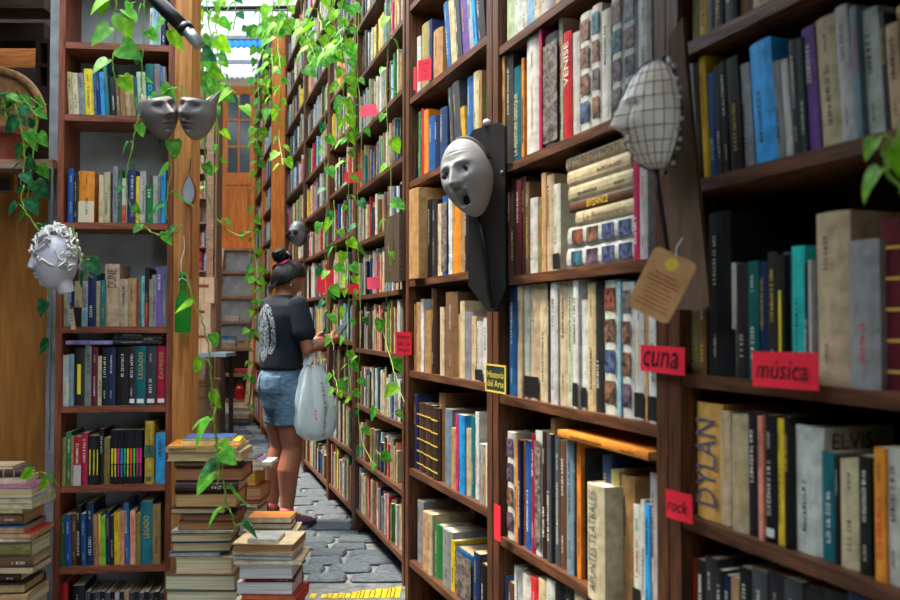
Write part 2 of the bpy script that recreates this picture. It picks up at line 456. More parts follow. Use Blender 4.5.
# ---------------------------------------------------------------- walls, roof
def wall_from(name, p, q, z0, z1, th, mat, label):
    b_ = Bay(p, q)
    m_ = MB().box(0, b_.L, 0, th, z0, z1, M=b_.frame(0, 0))
    return struct(name, m_, mat, label=label, cat='wall')
def behind(b_, a, off): p = b_.pt(a, 0, -off); return (p.x, p.y)
wall_from('wall_right', behind(BC2, -.6, .45), behind(BN4, BN4.L + 2.8, .45), LOW - .1, 5.0, .2, 'dark_wall', 'dark wall behind the long row of tall bookcases')
wall_from('wall_back', (-5.0, 12.45), (1.5, 12.45), LOW - .1, 5.4, .2, 'plaster', 'pale plaster wall at the end of the alley')
wall_from('wall_sky_block', (2.6, -3.2), (-4.4, -3.2), LOW - .1, 5.0, .2, 'dark_wall', 'unseen dark wall added behind the camera to block low sky light')  # added out of view so that sky light comes only from above
wall_from('wall_left', (-4.3, -3.2), (-4.3, 12.4), LOW - .1, 5.0, .2, 'dark_wall', 'dark wall at the back of the open store room')

# plank roof over the store side; unseen planks added to shade the near bookcases
r4 = random.Random(3)
pr = empty('ceiling', loc=(-2.9, 0, 2.98)); tag(pr, 'dark plank ceiling of the store room', 'ceiling', kind='structure')
plank = MB().box(-1.4, 1.0, -.14, .14, 0, .03).mesh('plank', 'wood_dark')
for i in range(28): link('plank', plank, pr, Matrix.Translation((0, -3.0 + .29 * i, r4.uniform(0, .01))))
pr = empty('ceiling_shade', loc=(0, 0, 2.72)); tag(pr, 'unseen plank ceiling added to shade the near bookcases', 'ceiling', kind='structure')
plank = MB().box(-.55, 1.9, -.14, .14, 0, .03).mesh('plank', 'wood_dark')
for i in range(19): link('plank', plank, pr, Matrix.Translation((0, -3.0 + .29 * i, r4.uniform(0, .01))))
# corrugated translucent roof over the far end of the alley
rf = empty('roof', loc=(-2.4, 10.6, 4.75)); tag(rf, 'translucent corrugated roofing over the end of the alley', 'roof', kind='structure')
def corrugated(w, ln, mat):
    m_ = MB(); nx = int(w / .019); rs = []
    for j in (0, 1):
        rs.append([Vector((-w / 2 + w * i / nx, -ln / 2 + ln * j, .012 * math.sin(2 * math.pi * i / 4))) for i in range(nx + 1)])
    m_.rings([rs[0], rs[1]], cap=False, closed=False)
    return m_.mesh('roof_sheet', mat, True)
s1, s2 = corrugated(2.7, .86, 'roof_sheet'), corrugated(2.7, .34, 'roof_sheet_blue')
yy = -2.3
for kk, ln in ((0, .86), (0, .86), (0, .86), (1, .34), (0, .86), (0, .86)):
    link('roof_sheet', (s1, s2)[kk], rf, Matrix.Translation((0, yy + ln / 2, .004 * (kk + 1)))); yy += ln - .05
for q in range(5):
    MB().box(-1.4, 1.4, -.02, .02, -.06, -.014).build('purlin', 'metal_grey', rf, Matrix.Translation((0, -2.0 + q * .98, 0)))
# thin crossbars over the alley that carry the hanging vines
for q, (zz, yq, xa, xb) in enumerate(((3.3, 2.75, -2.0, .45), (3.55, 5.2, -2.6, -.2), (3.95, 7.0, -3.2, -.6), (4.45, 8.9, -3.8, -1.4))):
    tag(MB().tube([(xa, yq, zz), (xb, yq - .1, zz)], .018, 8).build('trellis_bar', 'wood_dark', smooth=True),
        ['dark trellis bar over the left bookcase with vines', 'dark trellis bar over the reading person', 'dark trellis bar over the middle of the alley', 'dark trellis bar under the corrugated roof'][q], 'bar')

# ================================================================ bookcases
def bookcase(b_, zs, zb, zt, depth, label, group=None, ts=.045, th=.028, shelfm='wood_shelf', upm='wood_upright', backm='back_wood', ends=True, pitch_cap=True):
    root = empty('bookcase', b_.frame(0, zb)); tag(root, label, 'bookcase', group)
    H = zt - zb
    side = MB().box(0, ts, 0, depth, 0, H).mesh('side_panel', upm)
    link('side_panel', side, root)
    link('side_panel', side, root, Matrix.Translation((b_.L - ts, 0, 0)))
    MB().box(ts, b_.L - ts, depth - .012, depth, .0, H).build('back_panel', backm, root)
    sh = MB().box(ts + .0005, b_.L - ts - .0005, .004, depth - .0125, -th, 0).mesh('shelf', shelfm)
    for z in zs: link('shelf', sh, root, Matrix.Translation((0, 0, z - zb)))
    if pitch_cap: MB().box(ts + .0005, b_.L - ts - .0005, .004, depth - .0125, H - .03, H).build('top_board', shelfm, root)
    return root
for b_ in (BN4, BN3, BN2): b_.ts = .045
BL.ts = .022
for b_ in (BF1, BF0, BFA, BFB, BC1, BC2): b_.ts = .035
def zrow(b_, x, ys): return [b_.hit(x, y)[1] for y in ys]
Z4 = zrow(BN4, 720, (-150, 25, 173, 377, 529, 690))
Z3 = zrow(BN3, 510, (-80, 38, 162, 276, 397, 543, 662))
Z2 = zrow(BN2, 412, (-85, 2, 96, 180, 280, 371, 470, 563, 628))
Z1 = zrow(BF1, 363, (-150, -95, -39, 17, 72, 129, 185, 240, 295, 349, 407, 462, 517))
ZL = zrow(BL, 114, (-40, 43, 115, 222.5, 326.5, 406, 485.5, 566.5, 650))
def even(z0, step, top):
    out = []; z = z0
    while z < top: out.append(z); z += step
    return out[::-1]
Z0 = even(.12, .335, 4.1); ZA = even(.10, .335, 4.1); ZB = even(.13, .335, 4.1); ZC = even(.12, .33, 4.1)
DR = .30
bookcase(BN4, [z for z in Z4 if z < 2.6], LOW, 2.69, DR, 'dark brown bookcase holding the red música card')
bookcase(BN3, [z for z in Z3 if z < 2.6], LOW, 2.69, DR, 'brown bookcase with white art books between the two masks')
bookcase(BN2, Z2, LOW, 3.2, DR, 'brown bookcase with the screaming white mask on its post')
bookcase(BF1, Z1, FLOOR + .02, 4.2, DR, 'tall brown bookcase beside the step, with the large speckled book', ts=.035, th=.024)
bookcase(BF0, Z0, FLOOR, 4.2, DR, 'tall brown bookcase that the reading person looks at', ts=.035, th=.024)
bookcase(BFA, ZA, FLOOR, 4.2, DR, 'tall brown bookcase with the grey skull on it', ts=.035, th=.024)
bookcase(BFB, ZB, FLOOR, 4.2, DR, 'tall brown bookcase behind the head of the reading person', ts=.035, th=.024)
bookcase(BC1, ZC, FLOOR, 4.35, DR + .08, 'orange brown bookcase that stands out into the alley', ts=.035, th=.024, upm='wood_orange')
bookcase(BC2, ZC, FLOOR, 4.35, DR + .08, 'farthest bookcase of the row next to the stairs', ts=.035, th=.024, upm='wood_orange')
DL = .21
bookcase(BL, ZL, LOW, 3.0, DL, 'narrow reddish bookcase with grey back beside the white head planter', ts=.022, th=.024, shelfm='wood_left_shelf', upm='wood_left_upright', backm='paint_grey')

# ================================================================ books
PAL = {  # code: (name, sRGB)
 'cr': ('cream', (192, 175, 139)), 'wh': ('white', (196, 196, 189)), 'bk': ('black', (26, 26, 29)), 'gy': ('grey', (136, 138, 140)),
 'dg': ('dark grey', (62, 64, 68)), 'br': ('brown', (112, 78, 50)), 'db': ('dark brown', (58, 40, 31)), 'tn': ('tan', (180, 140, 92)),
 'bl': ('blue', (32, 88, 148)), 'sb': ('sky blue', (48, 156, 226)), 'nv': ('navy', (30, 46, 88)), 'te': ('teal', (18, 106, 112)),
 'aq': ('turquoise', (40, 190, 180)), 'gn': ('green', (40, 120, 66)), 'dk': ('dark green', (26, 62, 52)), 'lm': ('lime', (120, 214, 50)),
 'yl': ('yellow', (230, 200, 40)), 'or': ('orange', (222, 136, 40)), 'rd': ('red', (190, 34, 40)), 'pk': ('pink', (222, 60, 120)),
 'mr': ('maroon', (100, 26, 42)), 'cm': ('crimson', (176, 28, 72)), 'pu': ('purple', (110, 80, 150)), 'lv': ('lavender', (150, 140, 200)),
 'sl': ('salmon', (226, 142, 116)), 'ol': ('olive', (138, 130, 74)), 'lb': ('pale blue', (130, 176, 200)), 'pg': ('pale green', (178, 190, 160)),
 'bg': ('blue grey', (104, 130, 148)), 'am': ('amber', (232, 176, 92)), 'be': ('beige', (190, 164, 130)), 'go': ('gold', (196, 158, 56)),
}
DARK = set('bk dg br db bl nv te gn dk rd mr cm pu'.split())
PAGES = [(222, 206, 170), (206, 184, 142), (230, 220, 196), (190, 160, 116)]
BOOKS = []
def jit(c, r, a=14):
    d = r.uniform(-a, a)
    return tuple(max(4, min(250, v + d + r.uniform(-a * .35, a * .35))) for v in c)
def add_book(M, w, h, d, code, flags='', shelf='', row=None, idx=0, zone='', words=None, seed=0, thick_axis='x'):
    r = random.Random(seed * 7919 + len(BOOKS))
    col = jit(PAL[code[:2]][1], r)
    BOOKS.append(dict(M=M, w=w, h=h, d=d, code=code[:2], code2=code[3:5] if '/' in code else None, col=col, flags=flags, shelf=shelf, row=row, idx=idx,
                      zone=zone, words=words, r=r, pages=jit(r.choice(PAGES), r, 8), n=len(BOOKS)))
    return BOOKS[-1]
def book_parts(B, simple=False):
    """cover and page block in local space: x thickness, y from spine to fore-edge, z height"""
    w, h, d = B['w'], B['h'], B['d']; c = srgb(B['col']); pc = srgb(B['pages'])
    hard = 'h' in B['flags'] or 'o' in B['flags']
    t = min(.0032 if hard else .0012, w * .18); ins = .0035 if hard else .0006
    rb = min(w * (.30 if 'o' in B['flags'] else .12), .012) if w > .012 else 0
    cover = MB()
    if rb:
        sp = [(0, rb), (w * .22, rb * .25), (w * .5, 0), (w * .78, rb * .25), (w, rb)]
    else:
        sp = [(0, 0), (w, 0)]
    poly = sp + [(w, d), (w - t, d), (w - t, rb + t + .001), (t, rb + t + .001), (t, d), (0, d)]
    k = len(poly)
    # caps of a concave U are split into three quads/strips
    v0 = [(x, y, 0) for x, y in poly]; v1 = [(x, y, h) for x, y in poly]
    cover.v = v0 + v1
    for i in range(k):
        j = (i + 1) % k
        cover.f.append((i, j, k + j, k + i)); cover.c.append(c)
    ns = len(sp); a, b2, e, f, g, hh = ns, ns + 1, ns + 2, ns + 3, ns + 4, ns + 5
    for base, rev in ((0, True), (k, False)):
        for q in ((list(range(ns)) + [e, f]), [ns - 1, a, b2, e], [0, f, g, hh]):
            q = [base + i for i in q]
            cover.f.append(tuple(reversed(q)) if rev else tuple(q)); cover.c.append(c)
    pages = MB().box(t + .0002, w - t - .0002, rb + t + .0012, d - ins, ins, h - ins, pc)
    return cover, pages
def marks(m_, r, x0, x1, z0, z1, col, y=-.0006):
    """a run of small letter-like strokes up the spine"""
    z = z0; cw = x1 - x0
    while z < z1:
        s = cw * r.uniform(.45, .75)
        if r.random() < .14: z += cw * .5
        k = r.random()
        if k < .4: m_.box(x0, x1, y, y + .0005, z, z + s * .3, col); m_.box(x0 + cw * r.choice([0, .35, .7]), x0 + cw * r.uniform(.75, 1), y, y + .0005, z + s * .3, z + s, col)
        elif k < .7: m_.box(x0, x0 + cw * .3, y, y + .0005, z, z + s, col); m_.box(x0 + cw * .7, x1, y, y + .0005, z, z + s, col)
        else: m_.box(x0, x1, y, y + .0005, z, z + s * .55, col)
        z += s + cw * .3
def spine_print(B):
    """blocks, bands, pictures and lettering on the spine: list of (part name, material, mesh)"""
    w, h, r = B['w'], B['h'], B['r']; fl = B['flags']; out = []
    y = -.0005
    light, dark = srgb((222, 218, 206)), srgb((34, 32, 34))
    ink = light if B['code'] in DARK else dark
    gold = srgb((200, 166, 70))
    def blk(z0, z1, col, mx=.0, name='spine_block'):
        out.append((name, 'print', MB().box(w * mx, w * (1 - mx), y, y + .0012, h * z0, h * z1, srgb(col) if len(col) == 3 else col)))
    z_lo, z_hi = .12, .9
    if B['code2']: blk(.0, .42, jit(PAL[B['code2']][1], r)); z_hi = .9
    if 'k' in fl: blk(.02, .2, (24, 24, 26)); z_lo = .26
    if 'w' in fl: blk(.04, .11, (224, 222, 214), .15, 'spine_label'); z_lo = .16
    if 'y' in fl: blk(.2, .72, (232, 206, 40), .34, 'spine_title')
    if 'r' in fl: blk(.02, .4, (196, 36, 40), .1)
    if 'c' in fl:
        cc = [(230, 206, 40), (230, 206, 40), (236, 40, 140), (40, 130, 210), (40, 190, 90), (220, 210, 50), (240, 90, 40), (60, 200, 70), (240, 50, 100), (220, 50, 150)][(B['idx'] - 10) % 10]
        blk(.38, .66, cc, .18); blk(.14, .36, cc, .32, 'spine_title')
    if 'b' in fl:
        for z in (.1, .28, .46, .64, .82): blk(z, z + .018, gold, 0, 'gilt_band')
    if 'g' in fl: blk(.42, .62, (70, 96, 70)); blk(.05, .12, (70, 96, 70), .2, 'spine_label')
    if 'p' in fl:
        for i, z in enumerate((.08, .31, .54, .77)):
            out.append(('spine_picture', 'picture', MB().box(w * .16, w * .84, y - .0002, y + .001, h * z, h * (z + .17), srgb(r.choice([(110, 84, 70), (70, 84, 120), (90, 90, 92), (120, 70, 56), (50, 96, 110), (90, 76, 96)])))))
    if 'q' in fl:
        out.append(('spine_picture', 'picture', MB().box(w * .06, w * .94, y - .0002, y + .001, h * .05, h * .92, srgb((110, 104, 100)))))
    P = MB()
    if B['words']:
        wd, f0, f1, colr, fw = B['words']
        M = Matrix.Translation((w / 2, y - .0006, h * (f0 + f1) / 2)) @ Matrix.Rotation(R(90), 4, 'X') @ Matrix.Rotation(R(90), 4, 'Z')
        lettering(P, wd, M, h * (f1 - f0), w * fw, srgb(colr), keep=False)
    elif not any(k in fl for k in 'pbqyc-') and w > .007:
        cw = min(w * r.uniform(.22, .42), .009)
        c = w * .5 + r.uniform(-.1, .1) * w
        ln = r.uniform(.25, .6) * (z_hi - z_lo)
        z0 = r.choice([z_lo + .05, z_hi - ln - .04])
        colr = ink if r.random() < .7 else r.choice([gold, srgb((200, 40, 40)) if B['code'] not in DARK else gold])
        marks(P, r, c - cw / 2, c + cw / 2, h * z0, h * (z0 + ln), colr)
        if w > .014 and r.random() < .6:
            za = z_lo if z0 > .4 else z_hi - .16
            P2 = MB(); marks(P2, r, c - cw * .3, c + cw * .3, h * za, h * (za + .13), ink); out.append(('spine_author', 'print', P2))
    if P.f: out.append(('spine_lettering', 'print', P))
    return out
def shelf_row(b_, z, toks, shelf, zone, off=-.02, depth=.28, zcap=None, dflags='', words=None, seed=1, lean=0.0):
    """tokens 'x ytop colour flags' in photograph pixels; x is the left edge of the spine at its foot"""
    items = [t.split() for t in toks.split(';') if t.strip()]
    r = random.Random(seed); out = []
    for i, t in enumerate(items[:-1]):
        if t[2] == '_': continue
        x0, yt = float(t[0]), float(t[1]); x1 = float(items[i + 1][0])
        fl = (t[3] if len(t) > 3 else '') + dflags
        o2 = off + r.uniform(-.012, .008)
        if 'P' in fl: o2 = .035
        s0 = b_.hit(x0, yt, o2)[0]; s1 = b_.hit(x1, yt, o2)[0]
        zt = b_.hit((x0 + x1) / 2, yt, o2)[1]
        s0 = max(s0, b_.ts + .001); s1 = min(s1, b_.L - b_.ts - .001)
        if s1 - s0 < .004: continue
        w = max(s1 - s0 - .0007, .004); h = max(zt - z, .08)
        if zcap: h = min(h, zcap - z - .004)
        ln = R(lean + (r.uniform(-1.0, 1.0) if lean else 0)) if ('L' in fl or 'L ' not in toks + ' ' and 'L;' not in toks) else 0
        d = min(max(h * r.uniform(.68, .8), .11), depth - .02 + max(o2, 0))
        M = b_.frame(s0, z, o2)
        if abs(ln) > 1e-4:
            h /= math.cos(ln)
            if zcap: h = min(h, (zcap - z - .006 - w * math.sin(abs(ln))) / math.cos(ln))
            w = w * math.cos(ln)
            if ln < 0: M = M @ Matrix.Rotation(ln, 4, 'Y')              # top tips towards the near end
            else: M = M @ Matrix.Rotation(ln, 4, 'Y')
            if ln > 0: M = M @ Matrix.Translation((0, 0, w * math.sin(ln)))   # lift so the low corner rests on the board
        wd = (words or {}).get(i)
        out.append(add_book(M, w, h, d, t[2], fl, shelf, (zone, seed), len(out), zone, wd, seed))
    return out
def lying(b_, s0, s1, z, th, d, code, shelf, zone, off=-.02, flags='', words=None, seed=1, spine=True):
    """a book lying flat on a shelf, its spine to the alley"""
    h = s1 - s0
    M = b_.frame(s0, z, off) @ Matrix(((0, 0, 1, 0), (0, 1, 0, 0), (-1, 0, 0, th), (0, 0, 0, 1)))
    # local x -> down, y -> into the shelf, z -> along the shelf
    return add_book(M, th, h, d, code, flags, shelf, (zone, 'flat'), len(BOOKS), zone, words, seed)
TH = .028
# ---- the narrow bookcase on the left
WL = dict()
shelf_row(BL, ZL[1], '150 8 wh;154 6 lb;158 10 wh;161 4 nv;166 0 e', 'the top shelf of the narrow bookcase', 'L', depth=.2, seed=101)
shelf_row(BL, ZL[2], '69 72 cr;74 73 cr;79.5 73 gy;86 69 yl t;95 74 bl;98 71 nv;101.5 72 sb;106 60 te;110.5 77 bk;117.5 78 br;121 75 tn;127 75 be;131.5 75 tn;136 77 te;139 72 pg;148 64 te;156 64 gy;162 66 bl;165 67 be;168 68 nv;170.5 0 e',
          'the shelf above the orange book', 'L', depth=.2, zcap=ZL[1] - .024, words={15: ('ADICO', .1, .6, (60, 190, 220), .5)}, seed=102, lean=-3.5)
shelf_row(BL, ZL[3], '68 168.5 bl;73.5 175 bk;78 171 or/cr;94.5 0 _;99 175 cr;104 172 cr;110.5 0 _;113 166 gy;118 171 gn;122 178 wh r;127 170 nv;136 176 yl;140 171 wh;146 185 gn;153 176 wh;158 172 bg;161 169 sb;166 173 bk;169 0 e',
          'the shelf of the orange book', 'L', depth=.2, zcap=ZL[2] - .024, seed=103)
shelf_row(BL, ZL[4], '61 287 cr;67.5 281 lb;71 282 nv;74.5 281 cr/bk;82 281 gy/lb;88 272 nv;96.5 281 cr;100.5 280 te;105 264 be;119.5 279 cr;128 278 tn;136.5 279 cm;138.5 275 gn;141.5 276 lb;145 268 bk r;149 279 cr;152 275 gy;156.5 267 pu;162.5 266 bg;168 0 e',
          'the shelf beside the white head planter', 'L', depth=.2, zcap=ZL[3] - .024, words={8: ('DUNE', .62, .92, (36, 34, 34), .62)}, seed=104)
shelf_row(BL, ZL[5], '63 355 wh;69 354 bg;74 348 bk y;85 344 gy;91.5 347 mr;98 356 cr;102 348 bk;108 347 nv;115.5 347 bk;129 346 bk w;136 346 te w;146 346 dg w;156.5 346 cm w;166.5 0 e',
          'the shelf under the lilac book', 'L', depth=.2, words={10: ('LEGADO', .45, .9, (200, 170, 80), .42), 12: ('EXPRESS', .45, .9, (200, 150, 80), .4)}, seed=105)
shelf_row(BL, ZL[6], '61 438 ol;66 432 gn;71.5 436 tn;74 437 rd/wh;81.5 433 cm;88 436 bk y;92.5 436 bk y;96 436 bk y;99.5 429 bk;104 438 ol;110 0 _;' + ';'.join('%.2f 430 bk c' % (111 + 3.15 * i) for i in range(10)) + ';142.5 0 _;144.5 421 go og;154 0 _;155.5 433 sb;167 0 e',
          'the shelf of the banded black books', 'L', depth=.2, zcap=ZL[5] - .024, seed=106)
shelf_row(BL, ZL[7], '59 516 gn;65.5 515 bl;72 514 br;77 506 bk;82 514 bl;87 503 nv;94.5 515 tn;98.5 514 go;102.5 517 lm;106.5 511 nv;110.5 516 bk;114.5 512 yl;120.5 511 sl;125 503 bl;130.5 511 sl;136 514 ol;141 502 te;153 505 tn;161 0 e',
          'the shelf with the lime and yellow books', 'L', depth=.2, zcap=ZL[6] - .024, words={16: ('LEGADO', .42, .78, (206, 178, 70), .45)}, seed=107, lean=-1.2)
shelf_row(BL, ZL[8], '57 583 rd h;68 0 _;72 586 bk;84 0 _;85 592 dg w;90 593 bk w;95 592 dg w;100 592 bk w;105 593 dg w;110 592 bk w;115 593 wh;119 592 bk w;124 592 be;129 593 dg w;134 592 bk w;139 593 dg w;144 592 bk w;149 593 dg w;154 592 bk w;159 593 dg w;164 0 e',
          'the lowest shelf of the narrow bookcase', 'L', depth=.2, zcap=ZL[7] - .024, seed=108)
for i, (x0, x1, th, c) in enumerate(((64, 111, .014, 'lv'), (112, 158, .0135, 'bk'), (111, 159, .0135, 'bk'), (113, 160, .0135, 'bk'))):
    sA = BL.hit(x0, 340)[0]; sB = BL.hit(x1, 340)[0]
    zz = BL.hit(110, 345.3)[1] + .003 + (.0138 * (i - 1) if i > 0 else 0)
    lying(BL, sA, sB, zz, th, .14, c, 'on the black spines of the narrow bookcase', 'L', seed=109 + i)
# ---- bookcase with the screaming mask
shelf_row(BN2, Z2[2], '413.5 67 rd;416 37 wh;419.5 24 ol;428 20 nv;431 30 tn;440 0 _;446.5 0 bl L;450.5 -3 cr L;456 -4 dg L;461 -6 pu L;469 -3 gy L;473 -8 sb L;476.5 -6 bk L;484 0 e', 'the shelf of the capitals card', 'S', seed=201, lean=-9, zcap=Z2[1] - TH, dflags='h')
shelf_row(BN2, Z2[3], '418 112 gn;420 109 rd;423 110 or;427 117 bl;433 116 nv;438 108 nv;445 0 _;451 86 dg L;454 82 dg L;461 107 go L;465.5 77 bl;472 72 cr;478 71 tn;481 87 gn;487 0 e', 'the shelf behind the screaming mask', 'S', seed=202, lean=-9, zcap=Z2[2] - TH)
shelf_row(BN2, Z2[4], '406.5 189 tn hP;416 193 bl q;420.5 203 tn;426 200 bk;431 200 bk;436 204 cr;441 196 bl q;447 198 wh;451 193 or;459 195 tn;463.5 200 bk;468 196 db;474 198 db;480 194 db;487 0 e', 'the shelf under the screaming mask', 'S', seed=203, zcap=Z2[3] - TH)
shelf_row(BN2, Z2[5], '409.5 304 tn;415 302 tn;420 299 wh;423 310 tn;430 288 db h;435 301 rd;439 307 be;443 292 br h;455 314 tn;459 301 cr;463.5 312 gy;470.5 316 be;475 321 wh k;482 318 wh;487.5 0 e', 'the shelf beside the green gilt sign', 'S', seed=204, zcap=Z2[4] - TH)
shelf_row(BN2, Z2[6], '412 394 nv h;417 403 db ob;424 405 db ob;431 408 db ob;437.5 393 br h;443.5 409 bg;450 428 tn;455 414 pk;457.5 415 sb;463 428 cr;470 416 te;474.5 412 wh;478 444 gy;483 448 tn;485 446 wh;487.5 450 nv;491 0 e', 'the shelf of leather spines', 'S', seed=205, zcap=Z2[5] - TH)
shelf_row(BN2, Z2[7], '416 501 gy h;421.5 512 tn;427 514 cr;431 524 gn h;440 530 gy h;450 540 yl;454 552 bl qh;472 553 nv;478 565 bk;487 0 e', 'the low shelf of the green marbled book', 'S', seed=206, zcap=Z2[6] - TH)
for i, (c, th) in enumerate((('mr', .045), ('be', .03), ('mr', .02))):
    lying(BN2, .07 + .01 * i, .34, Z2[8] + (0, .0455, .076)[i], th, .2, c, 'lying on the lowest shelf below the marbled book', 'S', seed=210 + i, flags='h')
# ---- bookcase of white art books
shelf_row(BN3, Z3[1], '505 -12 pg;513 -14 wh;521 -10 wh;526 -12 lb;533 -8 cr;540 -10 wh;547 -14 gy;554 -12 tn;562 -10 wh;571 -10 bk;580 -14 cr;590 -12 wh;603 -12 br;616 -10 gy;630 -14 wh;645 0 e', 'the shelf over the pictured spines', 'A', seed=301, zcap=Z3[0] - TH)
shelf_row(BN3, Z3[2], '499.5 56 tn;504 51 dg h;511.5 67 te h;521 58 or;523.5 20 wh h;538 29 cm;541 34 dg q;558 15 pg h;562 32 rd;570 33 wh;578 13 wh p;590.5 5 wh p;600 10 wh;609 -6 wh p;622.5 -8 wh p;636 -8 wh;649 0 e', 'the shelf of pictured white spines', 'A', seed=302, zcap=Z3[1] - TH,
          words={2: ('LA PEINTURE GRECQUE', .08, .72, (206, 196, 130), .42), 8: ('VENISE', .5, .9, (230, 226, 214), .6)}, dflags='h')
shelf_row(BN3, Z3[3], '505 180 db h;510 178 db h;515 180 mr h;520 177 db h;525 182 br h;528.5 198 wh;536 208 ol;540.5 173 tn;545 175 cr;552.5 184 wh k;559 0 _;632 160 cm h;638.5 162 wh;646 0 e', 'the shelf of the flat art books', 'A', seed=303, zcap=Z3[2] - TH)
zz = Z3[3]
sA, sB = BN3.hit(560.5, 250)[0], BN3.hit(631, 250)[0]
for i, (y0, y1, c, fl, wd, x0, x1) in enumerate(((248, 268, 'wh', 'p', None, 560, 630), (228, 248, 'wh', 'p', None, 561, 629), (213.5, 227, 'cr', 'h', ('Le Romancero', .15, .85, (96, 80, 60), .5), 569, 630),
        (203, 213, 'br', 'h', ('BYZANCE', .3, .62, (222, 186, 50), .66), 563, 629), (187, 202, 'cr', 'h', None, 562, 626), (171, 186.5, 'cr', 'h', None, 561, 624), (158, 170.5, 'be', 'h', ('LE LIVRE DES MORTS', .04, .8, (60, 50, 44), .6), 560, 630))):
    th = (y1 - y0) / 335.0 * .98
    sA, sB = BN3.hit(x0, 250)[0], BN3.hit(x1, 250)[0]
    if wd: wd = (wd[0], wd[1], wd[2], wd[3], wd[4])
    lying(BN3, sA, sB, zz + .0004, th, .22, c, 'in the pile under the white art books', 'A', flags=fl, words=wd, seed=310 + i); zz += th + .0008
shelf_row(BN3, Z3[4], '507 285 bl h;516.5 284 cr;521 281 wh k;528 281 be k;538 280 cr;547 282 dg;549 278 wh;556 279 cr h;567 280 pg;572 279 wh k;577 300 wh k;586 283 cr;594 281 bk;602 280 wh p;617 282 lb;620 282 wh p;632 285 wh k;643 286 tn;647 288 wh k;655.5 0 e', 'the shelf beside the red cuna card', 'A', seed=304, zcap=Z3[3] - TH, dflags='h')
shelf_row(BN3, Z3[5], '499 409 wh h;505.5 432 wh p;514 438 or;517 440 nv;520 440 or;524 441 bl;531 434 cm;534 431 wh q;541 432 db;546 434 dg;550 418 tn;554 436 dg;559 440 br;565 440 bg;572 443 bk;576 440 or;580 448 dg;584 485 cr hP;601 455 nv;609.5 470 ol;618 476 tn h;632 505 wh k;640 500 wh;644 504 sb;649 473 wh;656 0 e', 'the shelf of the APUNTES spine', 'A', seed=305, zcap=Z3[4] - TH,
          words={17: ('APUNTES TEATRALES', .08, .95, (80, 82, 84), .42)})
shelf_row(BN3, Z3[6], '499 574 bl;506 582 br;512 568 wh h;521 575 wh;529 578 rd h;537 580 cr;545 580 wh;553 582 bk;562 580 bk;572 584 cr;584 586 nv;596 588 rd;610 590 wh;626 592 bk;642 594 dg;655 0 e', 'the shelf under the APUNTES spine', 'A', seed=306, zcap=Z3[5] - TH)
sA, sB = BN3.hit(566, 430)[0], BN3.hit(652, 430)[0]
zt = BN3.hit(605, 453)[1]
lying(BN3, sA + .03, sB, zt, .012, .2, 'bk', 'lying over the tall spines below the shelf edge', 'A', seed=320, off=-.03)
lying(BN3, sA - .03, sB, zt + .0125, .020, .21, 'or', 'lying over the tall spines below the shelf edge', 'A', seed=321, off=.012, flags='h')
# the large speckled book, its cover to the alley
s_, z_ = BF1.hit(399.5, 280, .06); zt_ = BF1.hit(391, 216, .06)[1]; s0_ = BF1.hit(381, 250, .06)[0]
u_, n_ = BF1.u, BF1.n
Mx = Matrix(((-n_.x, -u_.x, 0, 0), (-n_.y, -u_.y, 0, 0), (0, 0, 1, 0), (0, 0, 0, 1)))
SPECK = add_book(Matrix.Translation(BF1.pt(s_, z_, .06)) @ Mx, .05, zt_ - z_, min(s_ - s0_, .3), 'db', 'h-', 'the edge of the bookcase by the architecture card', ('SPECK', 0), 0, 'F', None, 5)
# ---- nearest bookcase
shelf_row(BN4, Z4[1], '691 -30 ol;698 -32 go;707 -30 dg;713 -36 db;722 -34 bk;735 -40 br;750 -44 cr;770 -50 nv;795 -50 bk;830 0 e', 'the top shelf over the sky blue book', 'N', seed=401, zcap=Z4[0] - TH)
shelf_row(BN4, Z4[2], '693 62 gy;698 60 dg;702 46 yl h;709 72 bl;717 65 bk;723 60 bk;729 56 bk;741 63 gy;753 40 sb h;775 60 gy;784 58 wh;792 38 bk;800 36 dk;806 25 pu;819 15 cr h;841 3 wh h;854 4 bg;861 8 wh h;884 10 bk;889 22 be;902 0 cr;925 -5 bk;950 -8 wh;985 0 e', 'the shelf of the sky blue book', 'N', seed=402, zcap=Z4[1] - TH, lean=-4, dflags='h')
shelf_row(BN4, Z4[3], '689 305 ol;697 300 br;705 212 bk h;727 263 wh/bk;735 264 bk;746 261 te;757 262 nv;766 252 bk;776 255 bk y;783 252 dg;790 246 aq;803 262 bk;808 260 wh;811 212 be o;845 240 gy h;876 218 mr obh;905 230 br;940 235 bk;985 0 e', 'the shelf of the red music card', 'N', seed=403, zcap=Z4[2] - TH)
shelf_row(BN4, Z4[4], '693 403 am h;719 411 cr;729 415 be;746 412 bk;757 416 sl;762 415 bk w;775 418 yl;783 416 bk;789 426 wh h;820 452 te;834 455 bk;838 460 cr;857 456 bk;869 470 wh;873 448 or;884 448 wh;900 445 dg;930 440 cr;970 0 e', 'the shelf of the amber spine', 'N', seed=404, zcap=Z4[3] - TH,
          words={0: ('DYLAN', .12, .86, (92, 92, 112), .78)})
shelf_row(BN4, Z4[5], '687 556 rd h;695 560 bk;703 558 dg h;715 570 bk;722 575 nv;729 578 tn;738 568 bk;750 570 dg;765 574 bk;782 580 dg;800 588 bk;820 590 bk;845 592 nv;870 0 e', 'the lowest shelf under the amber spine', 'N', seed=405, zcap=Z4[4] - TH)

